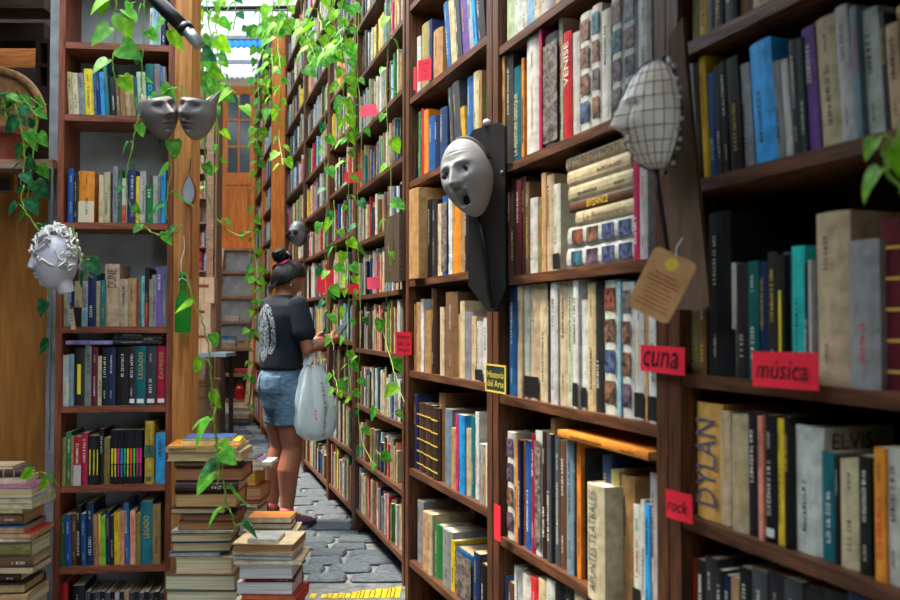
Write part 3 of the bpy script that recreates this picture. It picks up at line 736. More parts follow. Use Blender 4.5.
# the nearest bookcase goes on past the last books listed
rN = random.Random(99)
for z, x_last in ((Z4[1], 830), (Z4[2], 985), (Z4[3], 985), (Z4[4], 970), (Z4[5], 870)):
    a = BN4.hit(x_last, 300, -.02)[0] + .006; i = 40
    while a < BN4.L - .1:
        w = rN.uniform(.018, .05); h = rN.uniform(.2, .29)
        add_book(BN4.frame(a, z, -.02 + rN.uniform(-.01, .01)), w, h, h * .74, rN.choice('cr wh bk dg br nv be mr te gy'.split()), 'h', 'the rest of the nearest bookcase', ('NR', z), i, 'N', None, 406)
        a += w + .001; i += 1
# ---- far bookcases: rows filled at random in the colours seen there
MIX = 'cr cr cr cr wh wh wh wh wh tn be be be gy gy lb bk bk dg nv nv bl rd cm te gn yl br br db sl bg'.split()
DKMIX = 'db db br bk dg mr tn be cr nv dk ol'.split()
def fill(b_, zs, step, ts, shelfname, zone, seed, mix=MIX, depth=.28, off=-.02, lo=.12):
    r = random.Random(seed)
    for k, z in enumerate(zs):
        a = ts + .004; cap = step - .03
        mode = r.random(); base = r.uniform(.62, .84)
        end = b_.L - ts - .004 - (r.uniform(0, .25) if r.random() < .3 else 0)
        i = 0
        while a < end - .012:
            w = r.choice([r.uniform(.010, .02), r.uniform(.016, .032), r.uniform(.02, .045)])
            if a + w > end: break
            if r.random() < .03: a += r.uniform(.02, .07); continue
            h = cap * min(.95, max(.55, base + r.gauss(0, .08)))
            code = r.choice(mix)
            d = min(h * .74, depth - .03)
            ln = 0
            o2 = off + r.uniform(-.02, .006)
            add_book(b_.frame(a, z, o2), w, h, d, code, '', shelfname, (zone, k), i, zone + str(k), None, seed + k)
            a += w + .0008; i += 1
for k, z in enumerate(Z1):
    nm = ['a high shelf of the tall bookcase by the step'] * 5 + ['the shelf above the pink card', 'the shelf below the pink card', 'the shelf of the speckled book',
          'the shelf behind the speckled book', 'the shelf of the red architecture card', 'the shelf under the red architecture card', 'the shelf with the curling vine', 'the lowest shelf by the step']
    fill(BF1, [z], .312, .035, nm[k], 'F1_%d' % k, 500 + k)
fill(BF0, Z0, .335, .035, 'the bookcase before the reading person', 'F0', 520)
fill(BFA, ZA, .335, .035, 'the bookcase of the skull', 'FA', 540)
fill(BFB, ZB, .335, .035, 'the bookcase behind the person', 'FB', 560)
fill(BC1, ZC, .33, .035, 'the orange bookcase', 'FC', 580)
fill(BC2, ZC, .33, .035, 'the farthest bookcase', 'FD', 600)

# ---- shelf at the end of the store side, and books on the stairs
fs0, fs1 = at(186, 300, 9.9), at(216, 300, 9.9)
BS = Bay((fs0.x, fs0.y), (fs1.x, fs1.y))
ZS = zrow(BS, 200, (122, 147, 172, 197, 222, 246, 270))
bookcase(BS, ZS, FLOOR, BS.hit(200, 96)[1], .24, 'pale bookcase crammed with paperbacks at the end of the store side', ts=.02, th=.02, shelfm='wood_pale', upm='wood_pale', backm='plaster')
for k, z in enumerate(ZS): fill(BS, [z], .27, .022, 'the pale bookcase at the end', 'FS%d' % k, 640 + k, 'wh wh cr cr be bk rd nv lb or'.split(), .22, -.015)
# tread edges of the stairs: pixel row and depth
TREADS = [(248, 11.62), (271, 11.48), (296, 11.34), (321, 11.2), (348, 11.06), (374, 10.92), (400, 10.78)]
TZ = [(at(230, y, Zt).z, Zt) for y, Zt in TREADS]

# ---------------------------------------------------------------- piles of books lying flat
def pile(cx, cy, z0, items, name, zone, ang=0.0, seed=1):
    """items from the bottom up: (width px-free metres, depth, thickness, colour, shows, flags)"""
    r = random.Random(seed); z = z0; n_ = len(items); out = []
    for i, it in enumerate(items):
        h, d, th, code, face = it[:5]; fl = it[5] if len(it) > 5 else 'h'; dx = it[6] if len(it) > 6 else r.uniform(-.008, .008)
        wd = it[7] if len(it) > 7 else None
        a = ang + r.uniform(-.05, .05)
        if face == 'p':   # fore-edge towards the alley
            B3 = Matrix(((0, 0, 1, 0), (0, -1, 0, 0), (1, 0, 0, 0), (0, 0, 0, 1)))
            off = Matrix.Translation((-h / 2 + dx, d / 2, 0))
        else:             # spine towards the alley
            B3 = Matrix(((0, 0, 1, 0), (0, 1, 0, 0), (-1, 0, 0, th), (0, 0, 0, 1)))
            off = Matrix.Translation((-h / 2 + dx, -d / 2, 0))
        M = Matrix.Translation((cx, cy, z)) @ Matrix.Rotation(a, 4, 'Z') @ off @ B3
        b_ = add_book(M, th, h, d, code, fl, name, (zone, 'pile'), n_ - 1 - i, zone, wd, seed + i)
        b_['pile'] = n_ - 1 - i
        if len(it) > 8: b_['pages'] = it[8]
        out.append((b_, M)); z += th + .0006
    return out, z
cA = at(205, 500, 3.12)
ppm = F / 3.02
A_items = []
def px_items(zb, ys, zz):
    pass
itemsA = [(.25, .2, .06, 'br', 'p'), (.25, .2, .06, 'te', 'p'), (.25, .2, .06, 'mr', 'p'), (.25, .2, .06, 'br', 'p'), (.25, .2, .05, 'dg', 'p'), (.25, .2, .045, 'te', 'p'),
          (.250, .19, .062, 'te', 'p', 'h', 0, None, (226, 218, 186)), (.248, .19, .055, 'br', 'p', 'h', -.004, None, (214, 208, 176)), (.20, .17, .058, 'cr', 'p', 'h', .004, None, (222, 204, 168)),
          (.18, .17, .016, 'bg', 'p', 'h', -.03), (.20, .16, .034, 'dg', 'p', 'h', -.012, None, (206, 186, 142)), (.21, .17, .032, 'nv', 'p', 'h', -.01, None, (210, 190, 146)),
          (.22, .17, .008, 'wh', 'p', '', 0), (.20, .16, .03, 'br', 'p', 'h', .01, None, (170, 120, 76)), (.19, .16, .026, 'db', 'p', 'h', .02, None, (150, 100, 66)),
          (.19, .17, .022, 'dg', 'p', 'h', -.02), (.215, .17, .05, 'mr', 'p', 'h', .008, None, (200, 160, 108)), (.22, .18, .042, 'db', 's', 'ho', .01), (.235, .17, .046, 'mr', 'p', 'h', .02, None, (170, 116, 82)),
          (.21, .17, .024, 'br', 's', 'ho', .0), (.26, .19, .032, 'cr', 'p', 'h', .004, None, (214, 186, 136)), (.25, .2, .014, 'be', 'p', '', -.005)]
HA = sum(i[2] + .0006 for i in itemsA)
topA = at(205, 449, 3.05).z
outA, zA = pile(cA.x, cA.y + .06, topA - HA, itemsA, 'the pile at the wooden post', 'PA', .02, 701)
# filler books at the foot reach the ground
gap = topA - HA - LOW
nb = max(1, int(gap / .05)); th = gap / nb - .0006
pile(cA.x, cA.y + .06, LOW, [(.25, .2, th, r_, 'p') for r_ in (['br', 'mr', 'te', 'dg'] * 9)[:nb]], 'the foot of the post pile', 'PAF', .02, 731)
# open magazine and children's book on top
pile(cA.x + .0, cA.y + .05, zA, [(.25, .18, .008, 'or', 'p', '', -.005), (.20, .14, .012, 'yl', 'p', '', .015), (.17, .13, .010, 'bl', 'p', '', .005)], 'the top of the pile in front of the post', 'PAT', .12, 733)
# second pile, nearer the alley
cB = at(270, 540, 2.98)
itemsB = [(.22, .17, .05, 'rd', 'p'), (.21, .17, .04, 'wh', 'p'), (.22, .17, .05, 'bk', 'p'), (.23, .17, .04, 'br', 'p'), (.22, .16, .03, 'wh', 'p', 'h', -.01), (.18, .16, .018, 'rd', 'p', 'h', .022, None, (190, 120, 70)),
          (.19, .17, .02, 'rd', 'p', 'h', .015, None, (200, 130, 80)), (.185, .16, .038, 'wh', 'p', '', -.004, None, (220, 222, 224)), (.165, .16, .012, 'mr', 's', '', .012),
          (.175, .17, .048, 'rd', 'p', '', -.002, None, (216, 220, 222)), (.225, .19, .013, 'be', 'p', '', .004), (.20, .17, .012, 'gy', 'p', '', -.01, None, (196, 200, 206)), (.20, .17, .012, 'br', 'p', '', -.008), (.205, .19, .03, 'cr', 'p', 'h', -.006, None, (176, 130, 84))]
HB = sum(i[2] + .0006 for i in itemsB)
topB = at(270, 545, 2.9).z
outB, zB = pile(cB.x, cB.y + .03, topB - HB, itemsB, 'the low pile beside the cobbles', 'PB', -.04, 741)
gap = topB - HB - LOW; nb = max(1, int(gap / .05)); th = gap / nb - .0006
if gap > .01: pile(cB.x, cB.y + .03, LOW, [(.22, .17, th, r_, 'p') for r_ in (['br', 'rd', 'wh', 'dg'] * 9)[:nb]], 'the foot of the low pile by the cobbles', 'PBF', 0, 751)
outB2, _ = pile(cB.x - .012, cB.y - .0, zB, [(.10, .115, .012, 'gy', 'p', '', 0)], 'the cream book of the low pile', 'PBT', -.06, 752)
# third book pile behind it: only its tops show
cB2 = at(272, 512, 3.32)
itemsE = [(.2, .15, .05, c, 'p') for c in 'br dg mr te cr br nv wh mr be'.split()] + [(.15, .12, .02, 'bk', 'p'), (.16, .12, .015, 'or', 'p', '')]
HE = sum(i[2] + .0006 for i in itemsE); topE = at(272, 519, 3.26).z
s_ = (topE - LOW) / HE
itemsE = [(i[0], i[1], i[2] * s_ - .0006 * (1 - s_), *i[3:]) for i in itemsE]
outE, zE = pile(cB2.x, cB2.y + .02, LOW, itemsE, 'the pile behind the low pile', 'PE', .03, 761)
# pile farther up the alley, bright magazines on top
cC = at(243, 480, 3.75)
itemsC = [(.17, .14, .05, c, 'p') for c in 'br dg mr te br nv be mr dg br'.split()] + [(.17, .15, .012, 'wh', 'p', ''), (.175, .15, .012, 'rd', 'p', 'h', .0, None, (190, 150, 110)), (.175, .15, .05, 'rd', 'p', 'h', .006, None, (196, 150, 100)), (.165, .14, .05, 'go', 'p', 'h', -.01, None, (206, 160, 70)),
          (.18, .13, .016, 'bl', 'p', '', .01), (.20, .14, .012, 'wh', 'p', '', .03), (.17, .13, .01, 'pu', 'p', '', .0), (.15, .12, .01, 'dg', 'p', '', -.01)]
topC = at(243, 456, 3.7).z
HC = sum(i[2] + .0006 for i in itemsC); s_ = (topC - LOW) / HC
itemsC = [(i[0], i[1], i[2] * s_ - .0006 * (1 - s_), *i[3:]) for i in itemsC]
pile(cC.x, cC.y + .02, LOW, itemsC, 'the pile of bright magazines', 'PC', -.05, 771)
# pile on the far left, against the plywood
cD = at(-2, 520, 3.0)
itemsD = [(.25, .2, .05, 'br', 'p'), (.25, .2, .05, 'db', 's'), (.25, .2, .05, 'mr', 'p'), (.2, .2, .04, 'gn', 'p'), (.2, .2, .03, 'be', 'p'), (.19, .18, .035, 'aq', 'p', 'h', .0, None, (206, 206, 200)),
          (.19, .17, .03, 'dg', 's', 'h', .02), (.18, .17, .028, 'tn', 's', 'h', .03), (.17, .17, .022, 'db', 'p', 'h', .02), (.17, .15, .02, 'db', 's', 'ho', -.0), (.17, .15, .014, 'br', 'p', '', .045), (.16, .15, .022, 'br', 's', 'h', .045), (.19, .16, .036, 'ol', 's', 'ho', .028),
          (.24, .18, .008, 'wh', 'p', '', .0), (.24, .18, .010, 'rd', 'p', '', .01), (.22, .18, .014, 'bl', 'p', '', -.01), (.22, .17, .03, 'br', 's', 'ho', -.02), (.2, .17, .010, 'cr', 'p', '', .0), (.24, .18, .01, 'wh', 'p', '', .012), (.24, .18, .012, 'bg', 'p', '', .012),
          (.24, .18, .022, 'pu', 'p', '', .005)]
topD = at(22, 489, 2.95).z; HD = sum(i[2] + .0006 for i in itemsD); s_ = (topD - LOW) / HD
itemsD = [(i[0], i[1], i[2] * s_ - .0006 * (1 - s_), *i[3:]) for i in itemsD]
outD, zD = pile(cD.x, cD.y + .05, LOW, itemsD, 'the pile against the plywood', 'PD', .04, 781)
outD2, zD2 = pile(cD.x - .04, cD.y + .10, zD, [(.17, .12, .02, 'wh', 'p', '', .02), (.19, .12, .028, 'db', 's', 'ob', -.0), (.16, .11, .012, 'be', 'p', 'h', -.02)], 'the top of the pile against the plywood', 'PDT', .1, 791)

for q, (ti, xx, its) in enumerate(((4, 230, ('be', 'cr', 'wh', 'lb', 'bl')), (4, 246, ('tn', 'be', 'br')), (3, 233, ('wh', 'cr')), (5, 243, ('br', 'rd')))):
    p = at(xx, 330, TZ[ti][1] + .09)
    pile(p.x, p.y, TZ[ti][0] + .001, [(.17, .11, .03, c, 's') for c in its], 'a pile on the stairs', 'ST%d' % q, 0, 800 + q)
p = at(242, 426, 10.66)
pile(p.x, p.y, FLOOR, [(.2, .14, .09, 'dg', 's'), (.2, .14, .05, 'be', 'p'), (.2, .14, .04, 'tn', 'p'), (.2, .14, .04, 'be', 'p')], 'a pile at the foot of the stairs', 'ST9', 0, 810)

# ---------------------------------------------------------------- turn the list into objects
def corners(B):
    return [B['M'] @ Vector((x, y, z)) for x in (0, B['w']) for y in (0,) for z in (0, B['h'])]
def screen_area(B):
    w, h, d = B['w'], B['h'], B['d']
    best = 0
    for quad in (((0, 0, 0), (w, 0, 0), (w, 0, h), (0, 0, h)), ((0, d, 0), (w, d, 0), (w, d, h), (0, d, h)), ((0, 0, h), (w, 0, h), (w, d, h), (0, d, h)) if 'pile' not in B else ((0, 0, 0), (0, d, 0), (0, d, 0), (0, 0, 0))):
        p = [px(B['M'] @ Vector(q)) for q in quad]
        p = [(min(900, max(0, x)), min(600, max(0, y))) for x, y in p]
        a = abs(sum(p[i][0] * p[(i + 1) % 4][1] - p[(i + 1) % 4][0] * p[i][1] for i in range(4))) / 2
        c = B['M'] @ Vector((w / 2, d / 2, h / 2))
        if B['M'].col[1].to_3d().dot(Vector((0, 0, CH)) - c) > 0 and quad[0][1] == 0 and quad[2][1] == 0: a *= 0.0
        best = max(best, a)
    if B['zone'] in ('PAF', 'PBF'): best *= .1
    if 'c' in B['flags']: best *= 3
    if 'P' in B['flags'] or B['row'][0] == 'SPECK': best *= 9
    return best
for B in BOOKS: B['area'] = screen_area(B)
order = sorted(BOOKS, key=lambda B: -B['area'])
chosen = set(B['n'] for B in order[:300])
ORD = ['first', 'second', 'third', 'fourth', 'fifth', 'sixth', 'seventh', 'eighth', 'ninth', 'tenth', 'eleventh', 'twelfth', 'thirteenth', 'fourteenth', 'fifteenth',
       'sixteenth', 'seventeenth', 'eighteenth', 'nineteenth', 'twentieth', 'twenty-first', 'twenty-second', 'twenty-third', 'twenty-fourth', 'twenty-fifth', 'twenty-sixth', 'twenty-seventh']
GROUPS = {'L': 'books in the narrow bookcase', 'S': 'books around the screaming mask', 'A': 'art books between the masks', 'N': 'books in the nearest bookcase'}
rows = {}
for B in BOOKS: rows.setdefault((B['row'], B['shelf']), []).append(B)
def size_word(B, rw):
    med = sorted(b['h'] for b in rw)[len(rw) // 2]
    s = ''
    if B['w'] > .034: s = 'thick '
    elif B['w'] < .011: s = 'slim '
    if B['h'] > med * 1.12: s += 'tall '
    elif B['h'] < med * .86: s += 'short '
    return s
def feature(B):
    f = B['flags']
    if B['words']: return {'DYLAN': 'with large grey capitals', 'DUNE': 'with large dark letters', 'EXPRESS': 'with gilt letters'}.get(B['words'][0], 'lettered ' + B['words'][0].split()[0])
    if 'p' in f: return 'with square pictures'
    if 'b' in f: return 'with gilt bands'
    if 'g' in f: return 'with green panels'
    if 'y' in f: return 'with yellow lettering'
    if B['code2']: return 'with %s foot' % PAL[B['code2']][0]
    return ''
used = {}
def cands(B):
    """descriptions of a book from the most telling to the plainest; each is kept only if no other book of its row shares it"""
    rw = rows[(B['row'], B['shelf'])]; i = rw.index(B); nm = PAL[B['code']][0]
    a = PAL[rw[i - 1]['code']][0] if i > 0 else None
    b_ = PAL[rw[i + 1]['code']][0] if i + 1 < len(rw) else None
    where = ('on ' if not B['shelf'].startswith(('in ', 'lying', 'on ')) else '') + B['shelf']
    sz, ft = size_word(B, rw), feature(B)
    end = 'pillar' if B['zone'] == 'L' else 'stair'
    if B['row'][1] == 'flat':
        return [('%s book %s %s' % (nm, ft, where), (nm, ft)), ('%s book %s, %s from the bottom' % (nm, where, ORD[min(i, 20)]), (nm, i))]
    out = [('%s%s book %s' % (sz, nm, where), (nm,))] if nm not in ('black', 'white', 'cream') else []
    if ft: out.append(('%s%s book %s %s' % (sz, nm, ft, where), (nm, ft)))
    if a and b_: out.append(('%s%s book between %s and %s, %s' % (sz, nm, a, b_, where), (nm, a, b_)))
    else: out.append(('%s%s book at the end beside a %s one, %s' % (sz, nm, a or b_, where), (nm, a, b_, 'end')))
    out.append(('%s book %s from the %s end, %s' % (nm, ORD[min(i, 26)], end, where), (nm, i)))
    return out
def label_of(B):
    nm = PAL[B['code']][0]
    if 'pile' in B:
        o = ORD[B['pile']]
        return '%s book, %s from the top of %s' % (nm, o, B['shelf']) if not B['shelf'].startswith(('the top', 'the cream')) else '%s book lying on %s' % (nm, B['shelf'])
    others = [set(k for _, k in cands(b2)) for b2 in rows[(B['row'], B['shelf'])] if b2 is not B]
    last = None
    for c, k in cands(B):
        c = ' '.join(c.split()); last = c
        if c in used or len(c.replace('-', ' ').split()) > 16: continue
        if any(k in o for o in others): continue
        return c
    return last
stuff = MB(); stuffp = MB()
for B in BOOKS:
    cover, pages = book_parts(B)
    if B['n'] in chosen:
        o = cover.build('book', 'book_cover', None, B['M'])
        pages.build('pages', 'book_pages', o)
        for nm_, mt_, m_ in spine_print(B): m_.build(nm_, mt_, o)
        lb = label_of(B)
        if B['row'][0] == 'SPECK': lb = 'large dark speckled book standing out beside the red architecture card'; o.data.materials[0] = MATS['speckle']
        used[lb] = used.get(lb, 0) + 1
        tag(o, lb, 'book', GROUPS.get(B['zone'], 'books in the tall far bookcases' if B['zone'].startswith('F') else 'books piled on the floor'))
        B['obj'] = o
    else:
        stuff.add(cover, B['M']); stuff.add(pages, B['M'])
        if B['area'] > 12 and B['w'] > .008:
            for nm_, mt_, m_ in spine_print(B): stuff.add(m_, B['M'])
tag(stuff.build('smaller_books', 'book_cover'), 'many smaller books filling the far shelves of the tall bookcases', 'books', kind='stuff')
# printed covers on some pile tops
def cover_patch(B, name, mat, fx0, fx1, fz0, fz1, side, col):
    """flat print on the board that faces up; side 0 is local x=0, 1 is x=w"""
    x = B['w'] if side else 0
    e = .0006 if side else -.0006
    m_ = MB().box(min(x, x + e), max(x, x + e), B['d'] * fx0, B['d'] * fx1, B['h'] * fz0, B['h'] * fz1, srgb(col))
    if 'obj' in B: return m_.build(name, mat, B['obj'])
for B in BOOKS:
    if 'obj' not in B: continue
    if B['zone'] == 'PBT': cover_patch(B, 'cover_picture', 'picture', .3, .9, .2, .8, 1, (150, 154, 160))
    if B['zone'] == 'PE' and B['pile'] == 0: cover_patch(B, 'cover_picture', 'picture', .05, .95, .05, .95, 1, (220, 120, 60))
    if B['zone'] == 'PD' and B['pile'] == 0: cover_patch(B, 'cover_picture', 'picture', .05, .97, .05, .97, 1, (150, 90, 110))
    if B['zone'] == 'PAT': cover_patch(B, 'cover_picture', 'picture', .1, .9, .1, .9, 1, {2: (230, 170, 90), 1: (220, 190, 50), 0: (60, 150, 210)}[B['pile']])
    # front covers seen beyond shorter neighbours
    if B['zone'] == 'N' and B['code'] == 'wh' and B['row'][1] == 404 and B['w'] > .05:
        m_ = MB()
        M = Matrix.Translation((B['w'] + .0007, .075, B['h'] - .026)) @ Matrix.Rotation(R(90), 4, 'Z') @ Matrix.Rotation(R(90), 4, 'X')
        lettering(m_, 'ELVIS', M, .12, .030, srgb((30, 30, 32)))
        m_.build('cover_title', 'print', B['obj'])
    if B['zone'] == 'A' and B['row'][1] == 305 and B['idx'] == 0:
        m_ = MB()
        M = Matrix.Translation((B['w'] + .0007, .12, B['h'] - .03)) @ Matrix.Rotation(R(90), 4, 'Z') @ Matrix.Rotation(R(90), 4, 'X')
        lettering(m_, 'MOSAÏQUES', M, .17, .022, srgb((50, 46, 44)))
        m_.build('cover_title', 'print', B['obj'])

# ================================================================ left foreground setting
def orient(loc, fwd, roll=0.0, up=Vector((0, 0, 1))):
    f = Vector(fwd).normalized(); x = f.cross(up).normalized(); z = x.cross(f)
    M = Matrix(((x.x, f.x, z.x, loc[0]), (x.y, f.y, z.y, loc[1]), (x.z, f.z, z.z, loc[2]), (0, 0, 0, 1)))
    return M @ Matrix.Rotation(roll, 4, 'Y')
a, b_ = at(47, 300, 3.50), at(74, 300, 3.50)
struct('wall_pillar', MB().box(a.x, b_.x, 3.50, 3.62, LOW, 3.0), 'concrete', label='grey concrete pillar behind the narrow bookcase', cat='pillar')
a, b_ = at(-90, 300, 3.62), at(48, 300, 3.62)
ztop = at(0, 192, 3.62).z
tag(MB().box(a.x, b_.x + .01, 3.63, 3.65, LOW, ztop).build('plywood_panel', 'plywood'), 'brown plywood panel behind the white head planter', 'panel')
zl = at(20, 161, 3.4).z
led = tag(MB().box(a.x, at(57, 165, 3.4).x, 3.36, 3.495, zl - .03, zl).build('ledge', 'wood_pale'), 'rough wooden ledge under the terracotta pot', 'ledge')
MB().box(a.x, at(58, 165, 3.4).x, 3.355, 3.36, zl - .037, zl - .031).build('metal_edge', 'metal_grey', led)
MB().box(at(58, 165, 3.4).x - .006, at(58, 165, 3.4).x, 3.355, 3.365, LOW + .9, zl - .037).build('metal_edge', 'metal_grey', led)
# back of the store: dark boards, a few coloured orange to imitate warm light on them
sw = empty('wall_store', loc=(-2.4, 5.2, 0)); tag(sw, 'dark board wall deep inside the store room', 'wall', kind='structure')
zz = LOW; i = 0
r5 = random.Random(8)
while zz < 3.9:
    hgt = r5.uniform(.12, .17)
    zc = zz + hgt / 2
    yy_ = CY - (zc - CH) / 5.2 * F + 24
    MB().box(-1.9, .75, 0, .025, 0, hgt - .008).build('board', 'wood_warm_lit' if (44 < yy_ < 56 or 66 < yy_ < 78) else 'wood_dark', sw, Matrix.Translation((0, r5.uniform(0, .01), zz)))
    zz += hgt
bm = tag(MB().box(-3.4, at(49, 0, 3.9).x, 3.85, 3.97, at(20, 12, 3.9).z, at(20, -16, 3.9).z).build('ceiling_beam', 'wood_dark'), 'dark beam above the potted plant', 'beam')
bm = tag(MB().box(-3.4, at(49, 0, 4.4).x, 4.35, 4.47, at(20, 44, 4.4).z, at(20, 26, 4.4).z).build('ceiling_beam', 'wood_dark'), 'second dark beam deeper in the store room', 'beam')
fr = empty('open_crate', loc=at(43, 90, 4.2)); tag(fr, 'dark wooden crate frame behind the grey pillar', 'crate')
w_, h_ = 16 * 4.2 / F, 52 * 4.2 / F
for q, (x0, x1, z0, z1) in enumerate(((-w_ / 2, -w_ / 2 + .02, 0, h_), (w_ / 2 - .02, w_ / 2, 0, h_), (-w_ / 2 + .02, w_ / 2 - .02, h_ - .02, h_), (-w_ / 2 + .02, w_ / 2 - .02, 0, .02), (-w_ / 2 + .02, w_ / 2 - .02, h_ * .45, h_ * .45 + .016))):
    MB().box(x0, x1, 0, .2, z0, z1).build('crate_slat', 'wood_dark', fr)
MB().box(-w_ / 2 - .06, w_ / 2 + .04, -.02, .24, -1.2, -.001).build('crate_base', 'wood_dark', fr)
# round wicker chair back
ch = empty('wicker_chair', loc=(at(-5, 100, 4.0).x, 4.0, LOW)); tag(ch, 'round-backed wicker chair behind the potted plant', 'chair')
cc = at(-8, 118, 4.0); rr = 48 * 4.0 / F
ring = [(rr * math.cos(t), .0, cc.z - LOW + rr * math.sin(t)) for t in [math.pi * k / 20 for k in range(21)]]
MB().tube(ring, .02, 8).build('hoop', 'wicker', ch, smooth=True)
MB().lathe([(.001, 0), (rr * .9, .004), (rr * .9, .012), (.001, .016)], 24).build('back_panel', 'wicker', ch, Matrix.Translation((0, .02, cc.z - LOW)) @ Matrix.Rotation(R(90), 4, 'X'))
MB().lathe([(rr * .9, 0), (rr, .03), (rr * .95, .06)], 20).build('seat', 'wicker', ch, Matrix.Translation((0, -.1, cc.z - LOW - rr * 1.2)))
for q in range(4):
    a_ = math.pi / 4 + q * math.pi / 2
    MB().tube([(rr * .8 * math.cos(a_), -.1 + rr * .8 * math.sin(a_), 0), (rr * .6 * math.cos(a_), -.1 + rr * .6 * math.sin(a_), cc.z - LOW - rr * 1.2)], .018, 6).build('leg', 'wicker', ch)
# terracotta pot
pc = at(8, 150, 3.48)
pot = tag(MB().lathe([(.001, 0), (.062, 0), (.078, .11), (.088, .11), (.088, .135), (.076, .135), (.07, .115), (.001, .112)], 20).build('flower_pot', 'terracotta', M=Matrix.Translation((pc.x, 3.47, zl)), smooth=False), 'terracotta pot on the rough wooden ledge', 'pot')
MB().lathe([(.001, .113), (.069, .1135), (.06, .118), (.001, .121)], 14).build('soil', 'wood_dark', pot)
# wooden post right of the narrow bookcase
xp0, xp1 = at(173.6, 300, 3.29).x + .001, at(190.5, 300, 3.29).x
post = tag(MB().box(xp0, xp1, 3.28, 3.40, LOW, 2.55).build('wooden_post', 'wood_post'), 'orange brown wooden post with the green bottle on it', 'post')
# green bottle on a wire
bp = at(181.5, 332.5, 3.22); s_ = 61 * 3.22 / F / .225
prof = [(.0, 0), (.027, 0), (.029, .006), (.029, .09), (.026, .118), (.0125, .15), (.0115, .20), (.0135, .202), (.0135, .214), (.0115, .216), (.0105, .225), (.0, .225)]
bot = tag(MB().lathe([(r_ * s_ + .0001, z_ * s_) for r_, z_ in prof], 20).build('bottle', 'green_glass', M=Matrix.Translation((bp.x, 3.235, bp.z)), smooth=True), 'green glass bottle hung by wire on the wooden post', 'bottle')
MB().tube(smooth_curve([(-.004, 0, .205 * s_), (-.012, .01, .26), (-.006, .03, .31), (-.012, .042, .36)]), .0018, 5).build('hanging_wire', 'wire', bot)
MB().tube([(.0145 * math.cos(t), .0145 * math.sin(t), .197 * s_ + .004 * math.sin(3 * t)) for t in [k * .4 for k in range(24)]], .0018, 5).build('wire_loop', 'wire', bot)
# slate drop on a leather cord
sd = at(188, 190, 3.24)
dr = tag(empty('slate_pendant', loc=(sd.x, 3.25, sd.z)), 'grey slate drop with brown rim hanging on the wooden post', 'pendant')
def drop(rx, rz, dy, top, n_=24):
    out = []
    for k in range(n_):
        t = 2 * math.pi * k / n_
        x_, z_ = math.sin(t), -math.cos(t)
        x_ *= rx * (1 - .62 * max(0, z_) ** 1.3)
        z_ = z_ * rz + (top if z_ > .97 else 0)
        out.append((x_, z_))
    return out
for nm, k, mt, y0, y1 in (('rim', 1.0, 'terracotta', 0, .012), ('face', .82, 'slate', -.004, .011)):
    m_ = MB().prism([(x_, z_) for x_, z_ in drop(.026 * k, .062 * k, 0, .012 * k)], y0, y1, M=Matrix(((1, 0, 0, 0), (0, 0, 1, 0), (0, 1, 0, 0), (0, 0, 0, 1))))
    m_.build(nm, mt, dr)
MB().tube([(0, .006, .07), (.004, .012, .12)], .002, 5).build('cord', 'wood_dark', dr)
MB().tube([(.006, .006, -.06), (.008, .006, -.2), (.007, .008, -.33)], .0035, 6).build('strap', 'terracotta', dr)
# black pipe across the top
tag(MB().tube([at(140, -16, 2.9), at(168, 12, 2.9), at(186, 30, 2.9)], .024, 14).build('iron_pipe', 'black_iron', smooth=True), 'black iron pipe slanting above the stone face planter', 'pipe')
pp = bpy.data.objects['iron_pipe']
MB().tube([at(184, 27, 2.9), at(200, 46, 2.9)], .020, 14).build('pipe_end', 'metal_grey', pp, smooth=True)
MB().tube([at(183, 26, 2.9), at(187, 31, 2.9)], .027, 14).build('pipe_collar', 'black_iron', pp, smooth=True)

# ================================================================ faces
def face_disp(xn, zn, kw):
    e = math.exp
    def g(x, z, sx, sz): return e(-((xn - x) / sx) ** 2 - ((zn - z) / sz) ** 2)
    def g2(x, z, sx, sz): return g(x, z, sx, sz) + g(-x, z, sx, sz)
    v = .07 * g2(.32, .30, .27, .08) - .15 * g2(.37, .12, .19, .11) + .075 * g2(.37, .10, .14, .06)
    t = (.28 - zn) / .50
    if t > 0:
        tt = min(t, 1.0)
        fall = 1.0 if t <= 1 else max(0.0, 1 - (t - 1) / .10)
        v += (.05 + kw.get('nose', .30) * tt) * e(-(xn / (.095 + .06 * tt)) ** 2) * fall
    v += .09 * g2(.15, -.20, .07, .07)
    op = kw.get('open', 0)
    if op:
        v += .10 * g(0, -.36, .26, .05) + .13 * g(0, -.78, .24, .07) - .42 * g(0, -.57, .19, .15)
        v += .06 * g2(.34, -.50, .08, .2)
        v += .025 * math.sin(zn * 70 + 3 * abs(xn)) * g(0, .56, .6, .2)
    else:
        v += .10 * g(0, -.45, .24, .05) + .10 * g(0, -.57, .21, .05) - .08 * g(0, -.51, .26, .022) - .05 * g(0, -.67, .2, .05)
        v += .11 * g(0, -.82, .2, .12)
    v += .05 * g2(.52, -.12, .2, .18)
    return v * kw.get('amp', 1.0)
